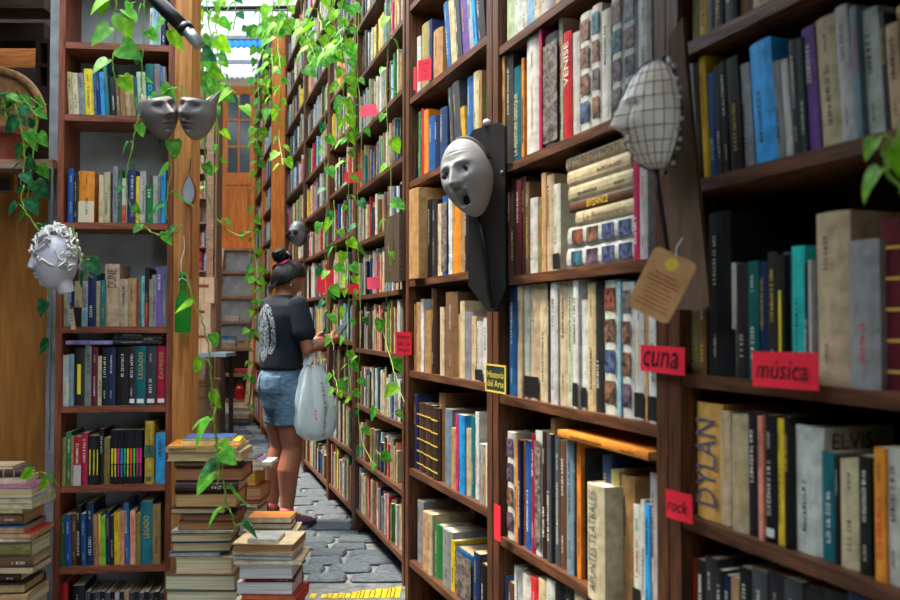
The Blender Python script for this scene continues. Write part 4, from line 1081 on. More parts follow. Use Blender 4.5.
def head_mb(w, h, d, a0, a1, b0, b1, nu=56, nv=52, **kw):
    rs = []
    for i in range(nv + 1):
        b = b0 + (b1 - b0) * i / nv
        ring = []
        full = abs((a1 - a0) - 2 * math.pi) < .01
        for j in range(nu if full else nu + 1):
            a = a0 + (a1 - a0) * j / nu
            sx, sy, sz = math.sin(a) * math.cos(b), math.cos(a) * math.cos(b), math.sin(b)
            jaw = 1.0 - kw.get('jaw', .30) * max(0, -sz - .05) ** 1.3
            x = w * sx * jaw
            y = d * sy
            if sy > 0:
                y += d * face_disp(sx, sz, kw) * min(1, sy * 2.2)
                y *= 1.0 - .12 * max(0, sz) ** 2
            else:
                y *= kw.get('back', 1.05)
            ring.append(Vector((x, y, h * sz)))
        rs.append(ring)
    m_ = MB(); m_.rings(rs, cap=kw.get('cap', True), closed=abs((a1 - a0) - 2 * math.pi) < .01)
    return m_
def thicken(o, t):
    md = o.modifiers.new('thickness', 'SOLIDIFY'); md.thickness = t; md.offset = 1 if t < 0 else -1
    return o
def fuse(name, parts, mat, parent, vox, smooth_it=4):
    m_ = MB()
    for p in parts: m_.add(p)
    me = m_.mesh(name, mat)
    tmp = bpy.data.objects.new(name + '_tmp', me); COL.objects.link(tmp)
    rm = tmp.modifiers.new('fuse', 'REMESH'); rm.mode = 'VOXEL'; rm.voxel_size = vox; rm.use_smooth_shade = True
    sm = tmp.modifiers.new('relax', 'SMOOTH'); sm.factor = .5; sm.iterations = smooth_it
    bpy.context.view_layer.update()
    dg = bpy.context.evaluated_depsgraph_get()
    out = bpy.data.meshes.new_from_object(tmp.evaluated_get(dg))
    out.name = name
    bpy.data.objects.remove(tmp)
    out.materials.clear(); out.materials.append(MATS[mat])
    out.polygons.foreach_set('use_smooth', [True] * len(out.polygons))
    return link(name, out, parent)
# ---- white head planter, face to the left
hc = at(55, 262, 3.06)
hp = empty('head_planter', orient(hc, (-.88, -.52, -.02), R(-3)) @ Matrix.Scale(.86, 4)); tag(hp, 'white ceramic female head planter with branching hair hung on the bookcase', 'planter')
fuse('face', [head_mb(.062, .112, .082, -math.pi, math.pi, -math.pi / 2 + .01, math.pi / 2 - .01, nu=80, nv=80, nose=.19, amp=1.25),
              MB().tube([(0, -.02, -.04), (0, -.034, -.09), (0, -.044, -.125)], [.040, .034, .034], 16)], 'white_ceramic', hp, .0028, 2)
for s in (-1, 1): MB().lathe([(.001, 0), (.010, .001), (.014, .005), (.009, .008), (.001, .009)], 12).build('ear', 'white_ceramic', hp, Matrix.Translation((s * .058, -.016, -.008)) @ Matrix.Rotation(s * R(90), 4, 'Y') @ Matrix.Diagonal((1.5, .9, 1, 1)), smooth=True)
hb = MB(); r6 = random.Random(21)
for k in range(95):
    a = r6.uniform(-math.pi, math.pi); b = r6.uniform(.25, 1.45) if abs(a) < 1.3 else r6.uniform(-.35, 1.4)
    pts = []
    for q in range(6):
        a += r6.uniform(-.28, .28); b += r6.uniform(-.16, .2)
        rr_ = 1.04 + .05 * q * r6.uniform(.1, 1.3)
        y_ = math.cos(a) * math.cos(b)
        pts.append((.064 * rr_ * math.sin(a) * math.cos(b), .084 * rr_ * y_ * (1.06 if y_ < 0 else 1), .115 * rr_ * math.sin(b) + .01))
    hb.tube(smooth_curve(pts, 2), [.0044] * (2 * 5) + [.0016], 5)
tag(hb.build('hair_branches', 'coral_white', hp, smooth=True), kind='stuff')
MB().tube([(0, -.09, .02), (.0, -.16, .02)], .006, 6).build('wall_hook', 'black_iron', hp)
# hanging paper tag and stick beside it
tg = tag(MB().box(-.008, .008, -.001, .001, -.075, 0).build('paper_tag', 'kraft_pale', M=Matrix.Translation(at(71, 309, 3.17)) @ Matrix.Rotation(R(-8), 4, 'Y')), 'small paper tag with stick hanging before the narrow bookcase', 'tag')
MB().tube([(-.002, .004, .025), (.004, .004, -.09)], .003, 6).build('stick', 'terracotta', tg)
for q in range(4): MB().box(-.005, .004 - .001 * q, -.0016, -.0011, -.02 - .012 * q, -.0175 - .012 * q).build('written_line', 'ink', tg)

# ---- grey stone planter of two faces
kp = empty('face_planter', loc=at(178, 118, 3.0)); tag(kp, 'grey stone planter of two faces lip to lip under the pipe', 'planter')
fm = head_mb(.062, .095, .075, -math.pi, math.pi, -math.pi / 2 + .02, .45, nose=.3, amp=2.3)
f1 = fm.build('stone_face', 'planter_stone', kp, orient((-.066, .0, .022), (.62, -.78, -.05), R(16)), smooth=True)
f2 = head_mb(.062, .095, .072, -math.pi, math.pi, -math.pi / 2 + .02, .42, nose=.24, amp=2.3).build('stone_face', 'planter_stone', kp, orient((.064, .01, .022), (-.22, -.97, -.05), R(-8)), smooth=True)
for k, (x0, z0, x1, z1) in enumerate(((-.105, .03, -.135, .085), (-.09, .035, -.11, .08), (.105, .03, .14, .10), (.095, .04, .115, .085))):
    MB().tube([(x0, .01, z0), ((x0 + x1) / 2, .012, (z0 + z1) / 2), (x1, .02, z1)], [(.022, .008), (.016, .007), (.002, .002)], 8).build('wing', 'planter_stone', kp, smooth=True)
MB().tube([(0, .02, .04), (0, .1, .06)], .006, 6).build('wall_hook', 'black_iron', kp)

# ---- screaming mask on a black board
bd = Vector((-.62, -.78, 0))
bx = at(488, 216, 2.86)
mk = empty('screaming_mask', orient(bx, bd)); tag(mk, 'pale screaming mask on a black pointed board fixed to the bookcase', 'mask')
k = 2.86 / F
def bpt(x, y): return ((x - 488) * k * 1.22 * -1, (216 - y) * k)       # board outline, local x runs to its right
outline = [bpt(*q) for q in ((470, 133), (474, 127), (500, 124), (506, 129), (507, 290), (497, 312), (489, 312), (469, 285))]
outline = [(-x_, z_) for x_, z_ in outline]
# local x of orient is viewer-left, so flip
m_ = MB().prism([(-x_, z_) for x_, z_ in outline], -.008, .008, M=Matrix(((1, 0, 0, 0), (0, 0, 1, 0), (0, 1, 0, 0), (0, 0, 0, 1))))
m_.build('board', 'black_board', mk)
def local_of(x, y, off=0.0):
    """where the sight line of a photograph pixel meets the board, in the board's own axes"""
    M = mk.matrix_basis; o = Vector((0, 0, CH)); d = ray(x, y); n_ = M.col[1].to_3d(); p0 = M.translation + n_ * off
    t = (p0 - o).dot(n_) / d.dot(n_)
    return M.inverted() @ (o + d * t)
fc = local_of(468, 178, .05)
FM = Matrix.Translation(fc) @ Matrix.Rotation(R(6), 4, 'Z') @ Matrix.Rotation(R(-4), 4, 'X') @ Matrix.Rotation(R(14), 4, 'Y')
fo = head_mb(.088, .132, .085, -R(100), R(100), -math.pi / 2 + .03, math.pi / 2 - .03, nu=60, nv=70, open=1, nose=.30, jaw=.34, cap=False, amp=1.45).build('face', 'mask_grey', mk, FM, smooth=True)
for s in (-1, 1):
    MB().lathe([(.001, .0), (.8, .05), (1, 0), (.001, -.2)], 14).build('eye_hole', 'ink', mk, FM @ Matrix.Translation((s * .0335, .0700, .0135)) @ Matrix.Rotation(R(-90), 4, 'X') @ Matrix.Rotation(s * R(-22), 4, 'Y') @ Matrix.Diagonal((.020, .0115, .013, 1)), smooth=True)
MB().lathe([(.001, .0), (.8, .05), (1, 0), (.001, -.2)], 16).build('mouth_hole', 'ink', mk, FM @ Matrix.Translation((0, .044, -.074)) @ Matrix.Rotation(R(-90), 4, 'X') @ Matrix.Diagonal((.0215, .023, .02, 1)), smooth=True)
rim = [FM @ Vector((.089 * math.sin(a) * 1.0, -.012, .135 * math.cos(a))) for a in [R(-75) + R(150) * q / 16 for q in range(17)]]
MB().tube(rim, .008, 8).build('black_band', 'black_board', mk, smooth=True)
hs = [local_of(479, 213, .03), local_of(484, 245, .03), local_of(489, 290, .02), local_of(492, 308, .016)]
MB().tube(hs, [.009, .008, .007, .006], 8).build('handle', 'black_iron', mk, smooth=True)
for q in ((484, 149), (502, 172)):
    MB().lathe([(.001, .004), (.005, .003), (.006, 0)], 10).build('screw', 'metal_grey', mk, Matrix.Translation(local_of(*q, .009)) @ Matrix.Rotation(R(-90), 4, 'X'))
lp = local_of(487, 124, .0)
MB().lathe([(.001, .018), (.012, .012), (.016, .0), (.01, -.008), (.001, -.01)], 12).build('knob', 'white_ceramic', mk, Matrix.Translation(lp), smooth=True)

# ---- mesh mask on a brown board
bd2 = Vector((-.80, -.60, 0))
bx2 = at(692, 170, 1.84)
ms_ = empty('veiled_mask', orient(bx2, bd2)); tag(ms_, 'pale mask under a grid veil with beads on a brown board', 'mask')
def local2(x, y, off=0.0):
    M = ms_.matrix_basis; o = Vector((0, 0, CH)); d = ray(x, y); n_ = M.col[1].to_3d(); p0 = M.translation + n_ * off
    t = (p0 - o).dot(n_) / d.dot(n_)
    return M.inverted() @ (o + d * t)
ol = [local2(*q) for q in ((672, 38), (686, 18), (689, 60), (713, 305), (706, 311), (668, 308))]
ol = [(q.x, q.z) for q in ol]
area = sum(ol[i][0] * ol[(i + 1) % len(ol)][1] - ol[(i + 1) % len(ol)][0] * ol[i][1] for i in range(len(ol)))
if area < 0: ol = ol[::-1]
MB().prism(ol, -.012, .0, M=Matrix(((1, 0, 0, 0), (0, 0, -1, 0), (0, 1, 0, 0), (0, 0, 0, 1)))).build('board', 'board_brown', ms_)
fcw = at(658, 116, 1.80)
FW = orient(fcw, (-.985, -.17, -.05), R(-2))
FL = ms_.matrix_basis.inverted() @ FW
fv = head_mb(.078, .112, .075, -R(100), R(100), -math.pi / 2 + .03, math.pi / 2 - .03, nu=52, nv=60, nose=.30, jaw=.32, cap=False, amp=1.3)
fv.build('face', 'mask_cream', ms_, FL, smooth=True)
# veil: a net of thin cords drawn just over the face
def on_face(a, b, lift=1.035):
    sx, sy, sz = math.sin(a) * math.cos(b), math.cos(a) * math.cos(b), math.sin(b)
    jaw = 1.0 - .32 * max(0, -sz - .05) ** 1.3
    y = .075 * sy + (.075 * face_disp(sx, sz, {'nose': .30, 'amp': 1.3}) * min(1, sy * 2.2) if sy > 0 else 0)
    return Vector((.078 * sx * jaw, y * (1 - .12 * max(0, sz) ** 2), .112 * sz)) * lift
for q in range(-6, 7):
    MB().tube([on_face(R(15) * q, R(-86) + R(172) * t / 24) for t in range(25)], .0007, 4).build('veil_cord', 'black_iron', ms_, FL)
for q in range(-5, 6):
    MB().tube([on_face(R(-96) + R(192) * t / 24, R(15) * q) for t in range(25)], .0007, 4).build('veil_cord', 'black_iron', ms_, FL)
r7 = random.Random(4)
bead = {k_: MB().lathe([(.0001, -.005), (.0042, -.003), (.0055, 0), (.0042, .003), (.0001, .005)], 8).mesh('bead', k_, True) for k_ in ('metal_grey', 'black_iron', 'white_ceramic')}
for q in range(34):
    t = R(-150) + R(330) * q / 33
    p = Vector((.084 * math.sin(t) * (1 - .2 * max(0, -math.cos(t))), -.012 + r7.uniform(-.004, .004), .118 * math.cos(t)))
    link('bead', bead[r7.choice(['metal_grey', 'black_iron', 'white_ceramic', 'black_iron'])], ms_, FL @ Matrix.Translation(p))
ha = [ms_.matrix_basis.inverted() @ at(x_, y_, Z_) for x_, y_, Z_ in ((655, 160, 1.80), (659, 195, 1.80), (664, 225, 1.79), (669, 256, 1.78))]
MB().tube(ha, [.006, .0055, .005, .0045], 8).build('handle', 'black_iron', ms_, smooth=True)
# kraft tag on the handle
kt = empty('kraft_tag', orient(at(661.5, 285, 1.72), (-.45, -.89, 0), R(-27))); tag(kt, 'kraft paper tag hanging from the veiled mask', 'tag')
rc = .012; W2, H2 = .046, .066
pl = []
for cx_, cz_, a0 in ((W2 - rc, H2 - rc, 0), (-W2 + rc, H2 - rc, 90), (-W2 + rc, -H2 + rc, 180), (W2 - rc, -H2 + rc, 270)):
    for q in range(4): pl.append((cx_ + rc * math.cos(R(a0 + 30 * q)), cz_ + rc * math.sin(R(a0 + 30 * q))))
MB().prism(pl, -.0008, .0008, M=Matrix(((1, 0, 0, 0), (0, 0, -1, 0), (0, 1, 0, 0), (0, 0, 0, 1)))).build('card', 'kraft', kt)
MB().prism([(.013 * math.cos(q * .52), .045 + .014 * math.sin(q * .52)) for q in range(12)], -.0016, -.0009, M=Matrix(((1, 0, 0, 0), (0, 0, -1, 0), (0, 1, 0, 0), (0, 0, 0, 1)))).build('stamp', 'gilt', kt)
for q in range(9):
    wq = (.07 if q % 3 else .05) * (.9 + .1 * math.sin(q))
    MB().box(-wq / 2, wq / 2, .0009, .0013, .018 - q * .0085, .0205 - q * .0085).build('printed_line', 'terracotta', kt)
MB().tube([(.0, .002, .062), (.006, .004, .08), (.004, .002, .10)], .0012, 5).build('string', 'wire', kt)

# ---- grey skull on the far bookcase
sk = at(298, 234, 7.35)
skm = BFA
so = empty('skull', orient(sk, (-.45, -.89, -.1))); tag(so, 'dark grey skull hung on the tall bookcase', 'skull')
head_mb(.072, .11, .085, -math.pi, math.pi, -math.pi / 2 + .02, math.pi / 2 - .02, nu=32, nv=30, nose=-.05, jaw=.42).build('cranium', 'skull_grey', so, smooth=True)
for s in (-1, 1): MB().lathe([(.001, .012), (.021, .008), (.024, -.004)], 12).build('eye_socket', 'ink', so, Matrix.Translation((s * .028, .074, .012)) @ Matrix.Rotation(R(-90), 4, 'X'))
MB().prism([(-.009, -.03), (.009, -.03), (0, -.004)], .074, .086, M=Matrix(((1, 0, 0, 0), (0, 0, 1, 0), (0, 1, 0, 0), (0, 0, 0, 1)))).build('nose_socket', 'ink', so)
MB().tube([(0, -.08, .02), (0, -.16, .02)], .006, 6).build('wall_hook', 'black_iron', so)

# ================================================================ cards and signs on the shelves
def card(b_, x0, y0, x1, y1, off, mat, label, words=(), fold=0.0, rot=0.0, turn=0.0):
    """paper card on the shelf edge; turn 1 faces along the alley towards the entrance"""
    xm, ym = (x0 + x1) / 2, (y0 + y1) / 2
    s_, z_ = b_.hit(xm, ym, off)
    c = b_.pt(s_, z_, off)
    u = b_.u.lerp(Vector((1, 0, 0)), turn).normalized()
    dist = c.y
    gain = F / dist * abs(u.x - u.y * (xm - CX) / F)          # pixels per metre along u
    w, h = (x1 - x0) / gain, (y1 - y0) * dist / F
    M = Matrix.Translation(c) @ Matrix.Rotation(math.atan2(u.y, u.x), 4, 'Z') @ Matrix.Rotation(rot, 4, 'Y')
    root = empty('shelf_card', M); tag(root, label, 'card')
    m_ = MB(); n_ = 6; rs = []
    for q in range(n_ + 1):
        t = q / n_ - .5; y_ = -fold * (1 - (2 * t) ** 2)
        rs.append([Vector((w * t, y_ - .0008, -h / 2)), Vector((w * t, y_ - .0008, h / 2)), Vector((w * t, y_ + .0006, h / 2)), Vector((w * t, y_ + .0006, -h / 2))])
    m_.rings(rs).build('card', mat, root)
    n_ = len(words)
    for i, wd in enumerate(words):
        zc = h * (.5 - (i + .5) / n_) * .86
        t_ = lettering(MB(), wd, Matrix.Translation((0, -fold - .0018, zc)) @ Matrix.Rotation(R(90), 4, 'X'), w * .78, h * .62 / n_, None)
        t_.build('lettering', 'ink', root)
    return root
card(BN3, 640, 346, 684, 373, .02, 'red_card', 'red card reading cuna under the kraft tag', ('cuna',), .004, R(1))
card(BN4, 751, 352, 817, 388, .022, 'red_card', 'red card reading música on the edge of the near shelf', ('música',), .006, R(-1))
card(BN3, 666, 492, 692, 520, .03, 'red_card', 'red card reading rock on the bookcase post', ('rock',), .003, R(-2))
card(BF1, 396, 332, 411.5, 355, .055, 'red_card', 'red card with three handwritten lines on architecture', ('Histo', 'de la', 'Arqui'), 0, 0, turn=.85)
card(BN2, 418, 59, 431, 81, .02, 'red_card', 'red card in capitals on the high shelf', ('COM', 'TO', 'CO'), 0, 0, turn=.5)
card(BN2, 413.6, 67, 416.5, 90, .03, 'red_card', 'narrow red card beside the red card in capitals', turn=.5)
card(BF1, 359.5, 105, 377, 116.5, .03, 'pink_card', 'pink card on a high shelf behind the hanging vine', (), .004, R(-6), turn=.85)
card(BF0, 344, 172, 361.5, 183, .04, 'red_card', 'red card hung high on the bookcase among the vine leaves', turn=.85)
card(BF0, 347, 284, 359, 294, .03, 'red_card', 'small red card on the shelf beside the vine', turn=.85)
card(BF1, 367, 277, 380.5, 289, .03, 'pink_card', 'pink torn card under the speckled book', (), .008, R(-4), turn=.85)
card(BF0, 330, 331, 340.5, 342, .03, 'red_card', 'small red card above the hand with the phone', turn=.85)
card(BFA, 317, 270, 334, 293, .06, 'red_card', 'large red handwritten card next to the hair of the person', turn=.85)
card(BN3, 494.5, 505, 500.5, 540, .03, 'red_card', 'narrow red card at the foot of the post between bookcases')
# green sign with gilt rim
s0, zt = BN2.hit(486.5, 363.5, .05); s1, zb_ = BN2.hit(507, 394.5, .05)
sg = empty('gilt_sign', BN2.frame((s0 + s1) / 2, (zt + zb_) / 2, .05)); tag(sg, 'dark green sign reading Historia del Arte with gilt rim', 'sign')
w, h = (s1 - s0), zt - zb_
MB().box(-w / 2, w / 2, -.003, .003, -h / 2, h / 2).build('plate', 'sign_green', sg)
for q in ((-w / 2, w / 2, h / 2 - .005, h / 2), (-w / 2, w / 2, -h / 2, -h / 2 + .005), (-w / 2, -w / 2 + .009, -h / 2 + .005, h / 2 - .005), (w / 2 - .009, w / 2, -h / 2 + .005, h / 2 - .005)):
    MB().box(q[0], q[1], -.0045, -.0031, q[2], q[3]).build('rim', 'gilt', sg)
for i, wd in enumerate(('Historia', 'del Arte')):
    lettering(MB(), wd, Matrix.Translation((0, -.0038, h * (.14 - .32 * i))) @ Matrix.Rotation(R(90), 4, 'X'), w * .8, h * .24, None, keep=False).build('lettering', 'gilt', sg)

# ================================================================ end of the alley
# stairs
xl, xr = at(213, 330, 11.2).x, at(255, 330, 11.2).x
st = empty('staircase', loc=((xl + xr) / 2, 10.7, FLOOR)); tag(st, 'steep pale wooden stairs with books left on the treads', 'stairs')
wS = xr - xl
for i, (z_, Zt) in enumerate(TZ):
    MB().box(-wS / 2 + .03, wS / 2 - .03, 0, .20, -.035, 0).build('tread', 'wood_pale', st, Matrix.Translation((0, Zt - 10.7, z_)))
    nz_ = TZ[i - 1][0] - .036 if i else TZ[0][0] + .28
    if i > 0: MB().box(-wS / 2 + .03, wS / 2 - .03, .20, .215, 0.001, nz_ - z_).build('riser', 'paint_grey' if i < 5 else 'wood_dark', st, Matrix.Translation((0, Zt - 10.7, z_)))
for s in (-1, 1):
    y0, y1 = 10.66 - 10.7, 11.62 - 10.7
    q = [(-.025, y0, 0), (.025, y0, 0), (.025, y0 + .12, 0), (-.025, y0 + .12, 0), (-.025, y1, TZ[0][0]), (.025, y1, TZ[0][0]), (.025, y1 + .12, TZ[0][0]), (-.025, y1 + .12, TZ[0][0])]
    MB().quadbox([(x_ + s * (wS / 2 - .005), y_, z_) for x_, y_, z_ in q]).build('stringer', 'wood_pale', st)
# landing and door
zl_ = TZ[0][0]
struct('floor_landing', MB().box(xl - .4, xr + .5, 11.83, 12.44, zl_ - .1, zl_), 'wood_pale', label='wooden landing at the head of the stairs', cat='landing')
dx0, dx1 = at(221, 160, 12.1).x, at(256, 160, 12.1).x
zt_ = at(235, 86, 12.1).z
dw = dx1 - dx0
dr_ = empty('door_1', loc=((dx0 + dx1) / 2, 12.1, zl_)); tag(dr_, 'orange wooden door with dark glass panes at the stair head', 'door', kind='structure')
hD = zt_ - zl_
for x0, x1, z0, z1 in ((-dw / 2, -dw / 2 + .08, 0, hD), (dw / 2 - .08, dw / 2, 0, hD), (-dw / 2 + .08, dw / 2 - .08, hD - .1, hD), (-dw / 2 + .08, dw / 2 - .08, 0, .14), (-dw / 2 + .08, dw / 2 - .08, hD * .40, hD * .40 + .16)):
    MB().box(x0, x1, 0, .05, z0, z1).build('door_frame', 'wood_orange', dr_)
MB().box(-dw / 2 + .08, dw / 2 - .08, .02, .04, .14, hD * .40).build('door_panel', 'wood_orange', dr_)
MB().box(-dw / 2 + .12, dw / 2 - .12, .008, .02, .19, hD * .40 - .05).build('raised_panel', 'wood_orange', dr_)
pz0, pz1 = hD * .40 + .16, hD - .1
for i in range(3):
    for j in range(2):
        pw = (dw - .16) / 2; ph = (pz1 - pz0) / 3
        x0 = -dw / 2 + .08 + j * pw
        MB().box(x0 + .012, x0 + pw - .012, .02, .03, pz0 + i * ph + .015, pz0 + (i + 1) * ph - .015).build('pane', 'pane_dark', dr_)
for i in range(4): MB().box(-dw / 2 + .08, dw / 2 - .08, .005, .045, pz0 + i * (pz1 - pz0) / 3 - .014, pz0 + i * (pz1 - pz0) / 3 + .014).build('glazing_bar', 'wood_orange', dr_)
MB().box(-.012, .012, .006, .044, pz0, pz1).build('glazing_bar', 'wood_orange', dr_)
# pinkish post and table with boxes
xq0, xq1 = at(207.5, 200, 9.6).x, at(214.5, 200, 9.6).x
tag(MB().box(xq0, xq1, 9.56, 9.63, FLOOR, at(210, 62, 9.6).z).build('wooden_post', 'wood_pale'), 'pale wooden post beside the stairs', 'post')
ty = 9.0; tz = at(205, 353, ty).z
tx0, tx1 = at(176, 353, ty).x, at(226, 353, ty).x
tb = empty('side_table', loc=((tx0 + tx1) / 2, ty, FLOOR)); tag(tb, 'grey-topped table carrying kraft boxes before the stairs', 'table')
MB().box(tx0 - (tx0 + tx1) / 2, tx1 - (tx0 + tx1) / 2, 0, .42, tz - .04, tz).build('tabletop', 'table_top', tb)
for sx in (tx0 + .02, tx1 - .06):
    for sy in (.02, .36): MB().box(sx - (tx0 + tx1) / 2, sx + .04 - (tx0 + tx1) / 2, sy, sy + .04, 0, tz - .04).build('leg', 'wood_dark', tb)
zz = tz
for i, (x0, x1, y0, y1) in enumerate(((191, 211, 328, 352), (190, 211, 303, 328), (193, 213, 276, 302))):
    xa, xb = at(x0, 300, 9.1).x, at(x1, 300, 9.1).x; hh_ = (y1 - y0) * 9.1 / F
    bx_ = empty('kraft_box', Matrix.Translation(((xa + xb) / 2, 9.2, zz + .001)) @ Matrix.Rotation(R((2, -2, 5)[i]), 4, 'Z')); zz += hh_ + .002
    tag(bx_, ['lowest pale kraft box on the grey table', 'middle pale kraft box of the stack on the table', 'topmost pale kraft box with a printed mark'][i], 'box')
    wb = (xb - xa) / 2
    MB().box(-wb, wb, -.1, .1, 0, hh_).build('box_body', 'kraft_pale', bx_)
    MB().box(-.004, .004, -.101, -.1001, 0, hh_).build('seam', 'cardboard', bx_)
    MB().box(-.05, .05, -.1012, -.1002, hh_ * .6, hh_ * .72).build('printed_mark', 'terracotta', bx_)
xa, xb = at(191, 400, 9.75).x, at(218.5, 400, 9.75).x
hb_ = at(205, 379, 9.75).z
cb = empty('cardboard_box', loc=((xa + xb) / 2, 9.75, FLOOR)); tag(cb, 'tall brown cardboard box on the cobbles under the table end', 'box')
wb = (xb - xa) / 2
MB().box(-wb, wb, 0, .3, 0, hb_).build('box_body', 'cardboard', cb)
for x0, x1, z0, z1 in ((-.06, .1, .86, .95), (-.1, .1, .3, .66), (-.06, .08, .08, .16)):
    for q in ((x0, x1, z1 - .012, z1), (x0, x1, z0, z0 + .012), (x0, x0 + .005, z0 + .012, z1 - .012), (x1 - .005, x1, z0 + .012, z1 - .012)):
        MB().box(q[0], q[1], -.001, -.0002, q[2] * hb_, q[3] * hb_).build('printed_frame', 'wood_dark', cb)
# small red jar on a tread
jz, jy = TZ[6][0], TZ[6][1]
j = tag(MB().lathe([(.001, 0), (.06, 0), (.065, .1), (.06, .14), (.03, .17), (.03, .2), (.001, .2)], 14).build('red_jar', 'red_plastic', M=Matrix.Translation((at(238, 390, jy).x, jy + .09, jz)), smooth=False), 'red jar standing on a low stair tread', 'jar')
MB().lathe([(.001, .2001), (.034, .2001), (.034, .225), (.001, .225)], 14).build('lid', 'wood_dark', j)

# ================================================================ the person reading by the shelves
PZ = 5.42
pp_ = at(290, 522, PZ)
PM = Matrix.Translation((pp_.x - .050, PZ, FLOOR)) @ Matrix.Rotation(-R(47), 4, 'Z') @ Matrix.Scale(1.025, 4)     # local +y is forward, +x her right
def ell(c, rx, ry, tilt=0.0, seg=18, rot=None):
    out = []
    for j in range(seg):
        t = 2 * math.pi * j / seg
        v = Vector((rx * math.cos(t), ry * math.sin(t), 0))
        if rot is not None: v = rot @ v
        out.append(Vector(c) + v)
    return out
def limb(pts, radii, seg=14):
    """tapering limb with rounded ends"""
    pts = [Vector(p) for p in pts]
    d0 = (pts[0] - pts[1]).normalized(); d1 = (pts[-1] - pts[-2]).normalized()
    P_ = [pts[0] + d0 * radii[0] * .8, pts[0] + d0 * radii[0] * .5] + pts + [pts[-1] + d1 * radii[-1] * .5, pts[-1] + d1 * radii[-1] * .8]
    R_ = [radii[0] * .45, radii[0] * .85] + list(radii) + [radii[-1] * .85, radii[-1] * .45]
    return MB().tube(P_, R_, seg)
person = empty('person', PM)
tag(person, 'person in navy shirt and denim shorts reading a phone before the shelves', 'person')
hipR, hipL = Vector((.072, 0, .80)), Vector((-.072, .01, .80))
kneeR, kneeL = Vector((.080, .02, .445)), Vector((-.080, .035, .445))
ankR, ankL = Vector((.10, -.03, .085)), Vector((-.105, -.01, .085))
shR, shL = Vector((.165, .0, 1.315)), Vector((-.165, .01, 1.315))
elR, elL = Vector((.235, .02, 1.045)), Vector((-.215, .06, 1.05))
wrR, wrL = Vector((.155, .235, 1.095)), Vector((-.05, .25, 1.09))
def leg(h, k, a):
    calf = k.lerp(a, .32) + Vector((0, -.018, 0))
    return limb([h, h.lerp(k, .35), h.lerp(k, .8), k, calf, k.lerp(a, .72) + Vector((0, -.004, 0)), a, a + Vector((0, .01, -.05))], [.086, .084, .070, .061, .066, .046, .037, .037])
def arm(s, e, w_):
    return limb([s, s.lerp(e, .5), e, e.lerp(w_, .35), w_], [.048, .042, .036, .037, .025])
def torso(g=0.0):
    rows_ = [(.74, .09, .085, 0), (.80, .132, .104, -.010), (.88, .136, .108, -.012), (.98, .122, .09, 0), (1.06, .130, .09, .004), (1.16, .145, .098, .004), (1.25, .158, .095, 0), (1.31, .140, .08, -.005), (1.355, .085, .06, -.005), (1.39, .05, .05, .0)]
    return MB().rings([ell((0, y, z), rx + g, ry + g, seg=24) for z, rx, ry, y in rows_])
HC = Vector((.012, .036, 1.470))
HM = Matrix.Translation(HC) @ Matrix.Rotation(-R(10), 4, 'Z') @ Matrix.Rotation(-R(26), 4, 'X')
def tr(m_, M):
    return MB().add(m_, M)
head = tr(head_mb(.073, .108, .090, -math.pi, math.pi, -math.pi / 2 + .02, math.pi / 2 - .02, nu=40, nv=40, nose=.24, jaw=.28), HM)
ears = [tr(MB().lathe([(.001, -.008), (.014, -.007), (.020, 0), (.014, .008), (.001, .006)], 12, M=Matrix.Rotation(R(90), 4, 'Y') @ Matrix.Diagonal((1.5, .95, 1, 1))), HM @ Matrix.Translation((s * .073, -.006, -.012))) for s in (-1, 1)]
neck = limb([(0, -.012, 1.34), (.006, .0, 1.40), (.012, .02, 1.45)], [.052, .047, .046])
def hand(w_, fwd, right, upv, s):
    """palm, four fingers of unequal length curled round the phone, thumb on the side"""
    out = [limb([w_, w_ + fwd * .035, w_ + fwd * .075], [.024, .03, .028])]
    for q, (off, ln) in enumerate(((-.026, .058), (-.009, .068), (.008, .064), (.024, .05))):
        b0 = w_ + fwd * .085 + upv * off * 1.0
        p1 = b0 + fwd * ln * .45 - right * s * .004
        p2 = p1 + fwd * ln * .22 - right * s * ln * .40
        p3 = p2 - fwd * ln * .12 - right * s * ln * .32
        out.append(limb([b0 - fwd * .015, p1, p2, p3], [.0092, .0088, .0082, .0074], 10))
    t0 = w_ + fwd * .028 + upv * .026
    out.append(limb([t0, t0 + fwd * .028 + upv * .018 - right * s * .006, t0 + fwd * .055 + upv * .022 - right * s * .018], [.0125, .0105, .0085], 10))
    return out
Y_ = Vector((0, 1, 0)); X_ = Vector((1, 0, 0)); U_ = Vector((0, 0, 1))
fR = (Vector((-.35, .92, .18))).normalized(); rR = fR.cross(U_).normalized(); uR = rR.cross(fR)
fL = (Vector((.35, .92, .15))).normalized(); rL = fL.cross(U_).normalized(); uL = rL.cross(fL)
body_parts = [torso(), leg(hipR, kneeR, ankR), leg(hipL, kneeL, ankL), arm(shR, elR, wrR), arm(shL, elL, wrL), neck, head] + ears + hand(wrR, fR, rR, uR, 1) + hand(wrL, fL, rL, uL, -1)
body_parts += [limb([a + Vector((0, -.02, -.05)), a + Vector((.004, .08, -.058))], [.032, .026]) for a in (ankR, ankL)]
body = fuse('body', body_parts, 'skin', person, .0055, 5)
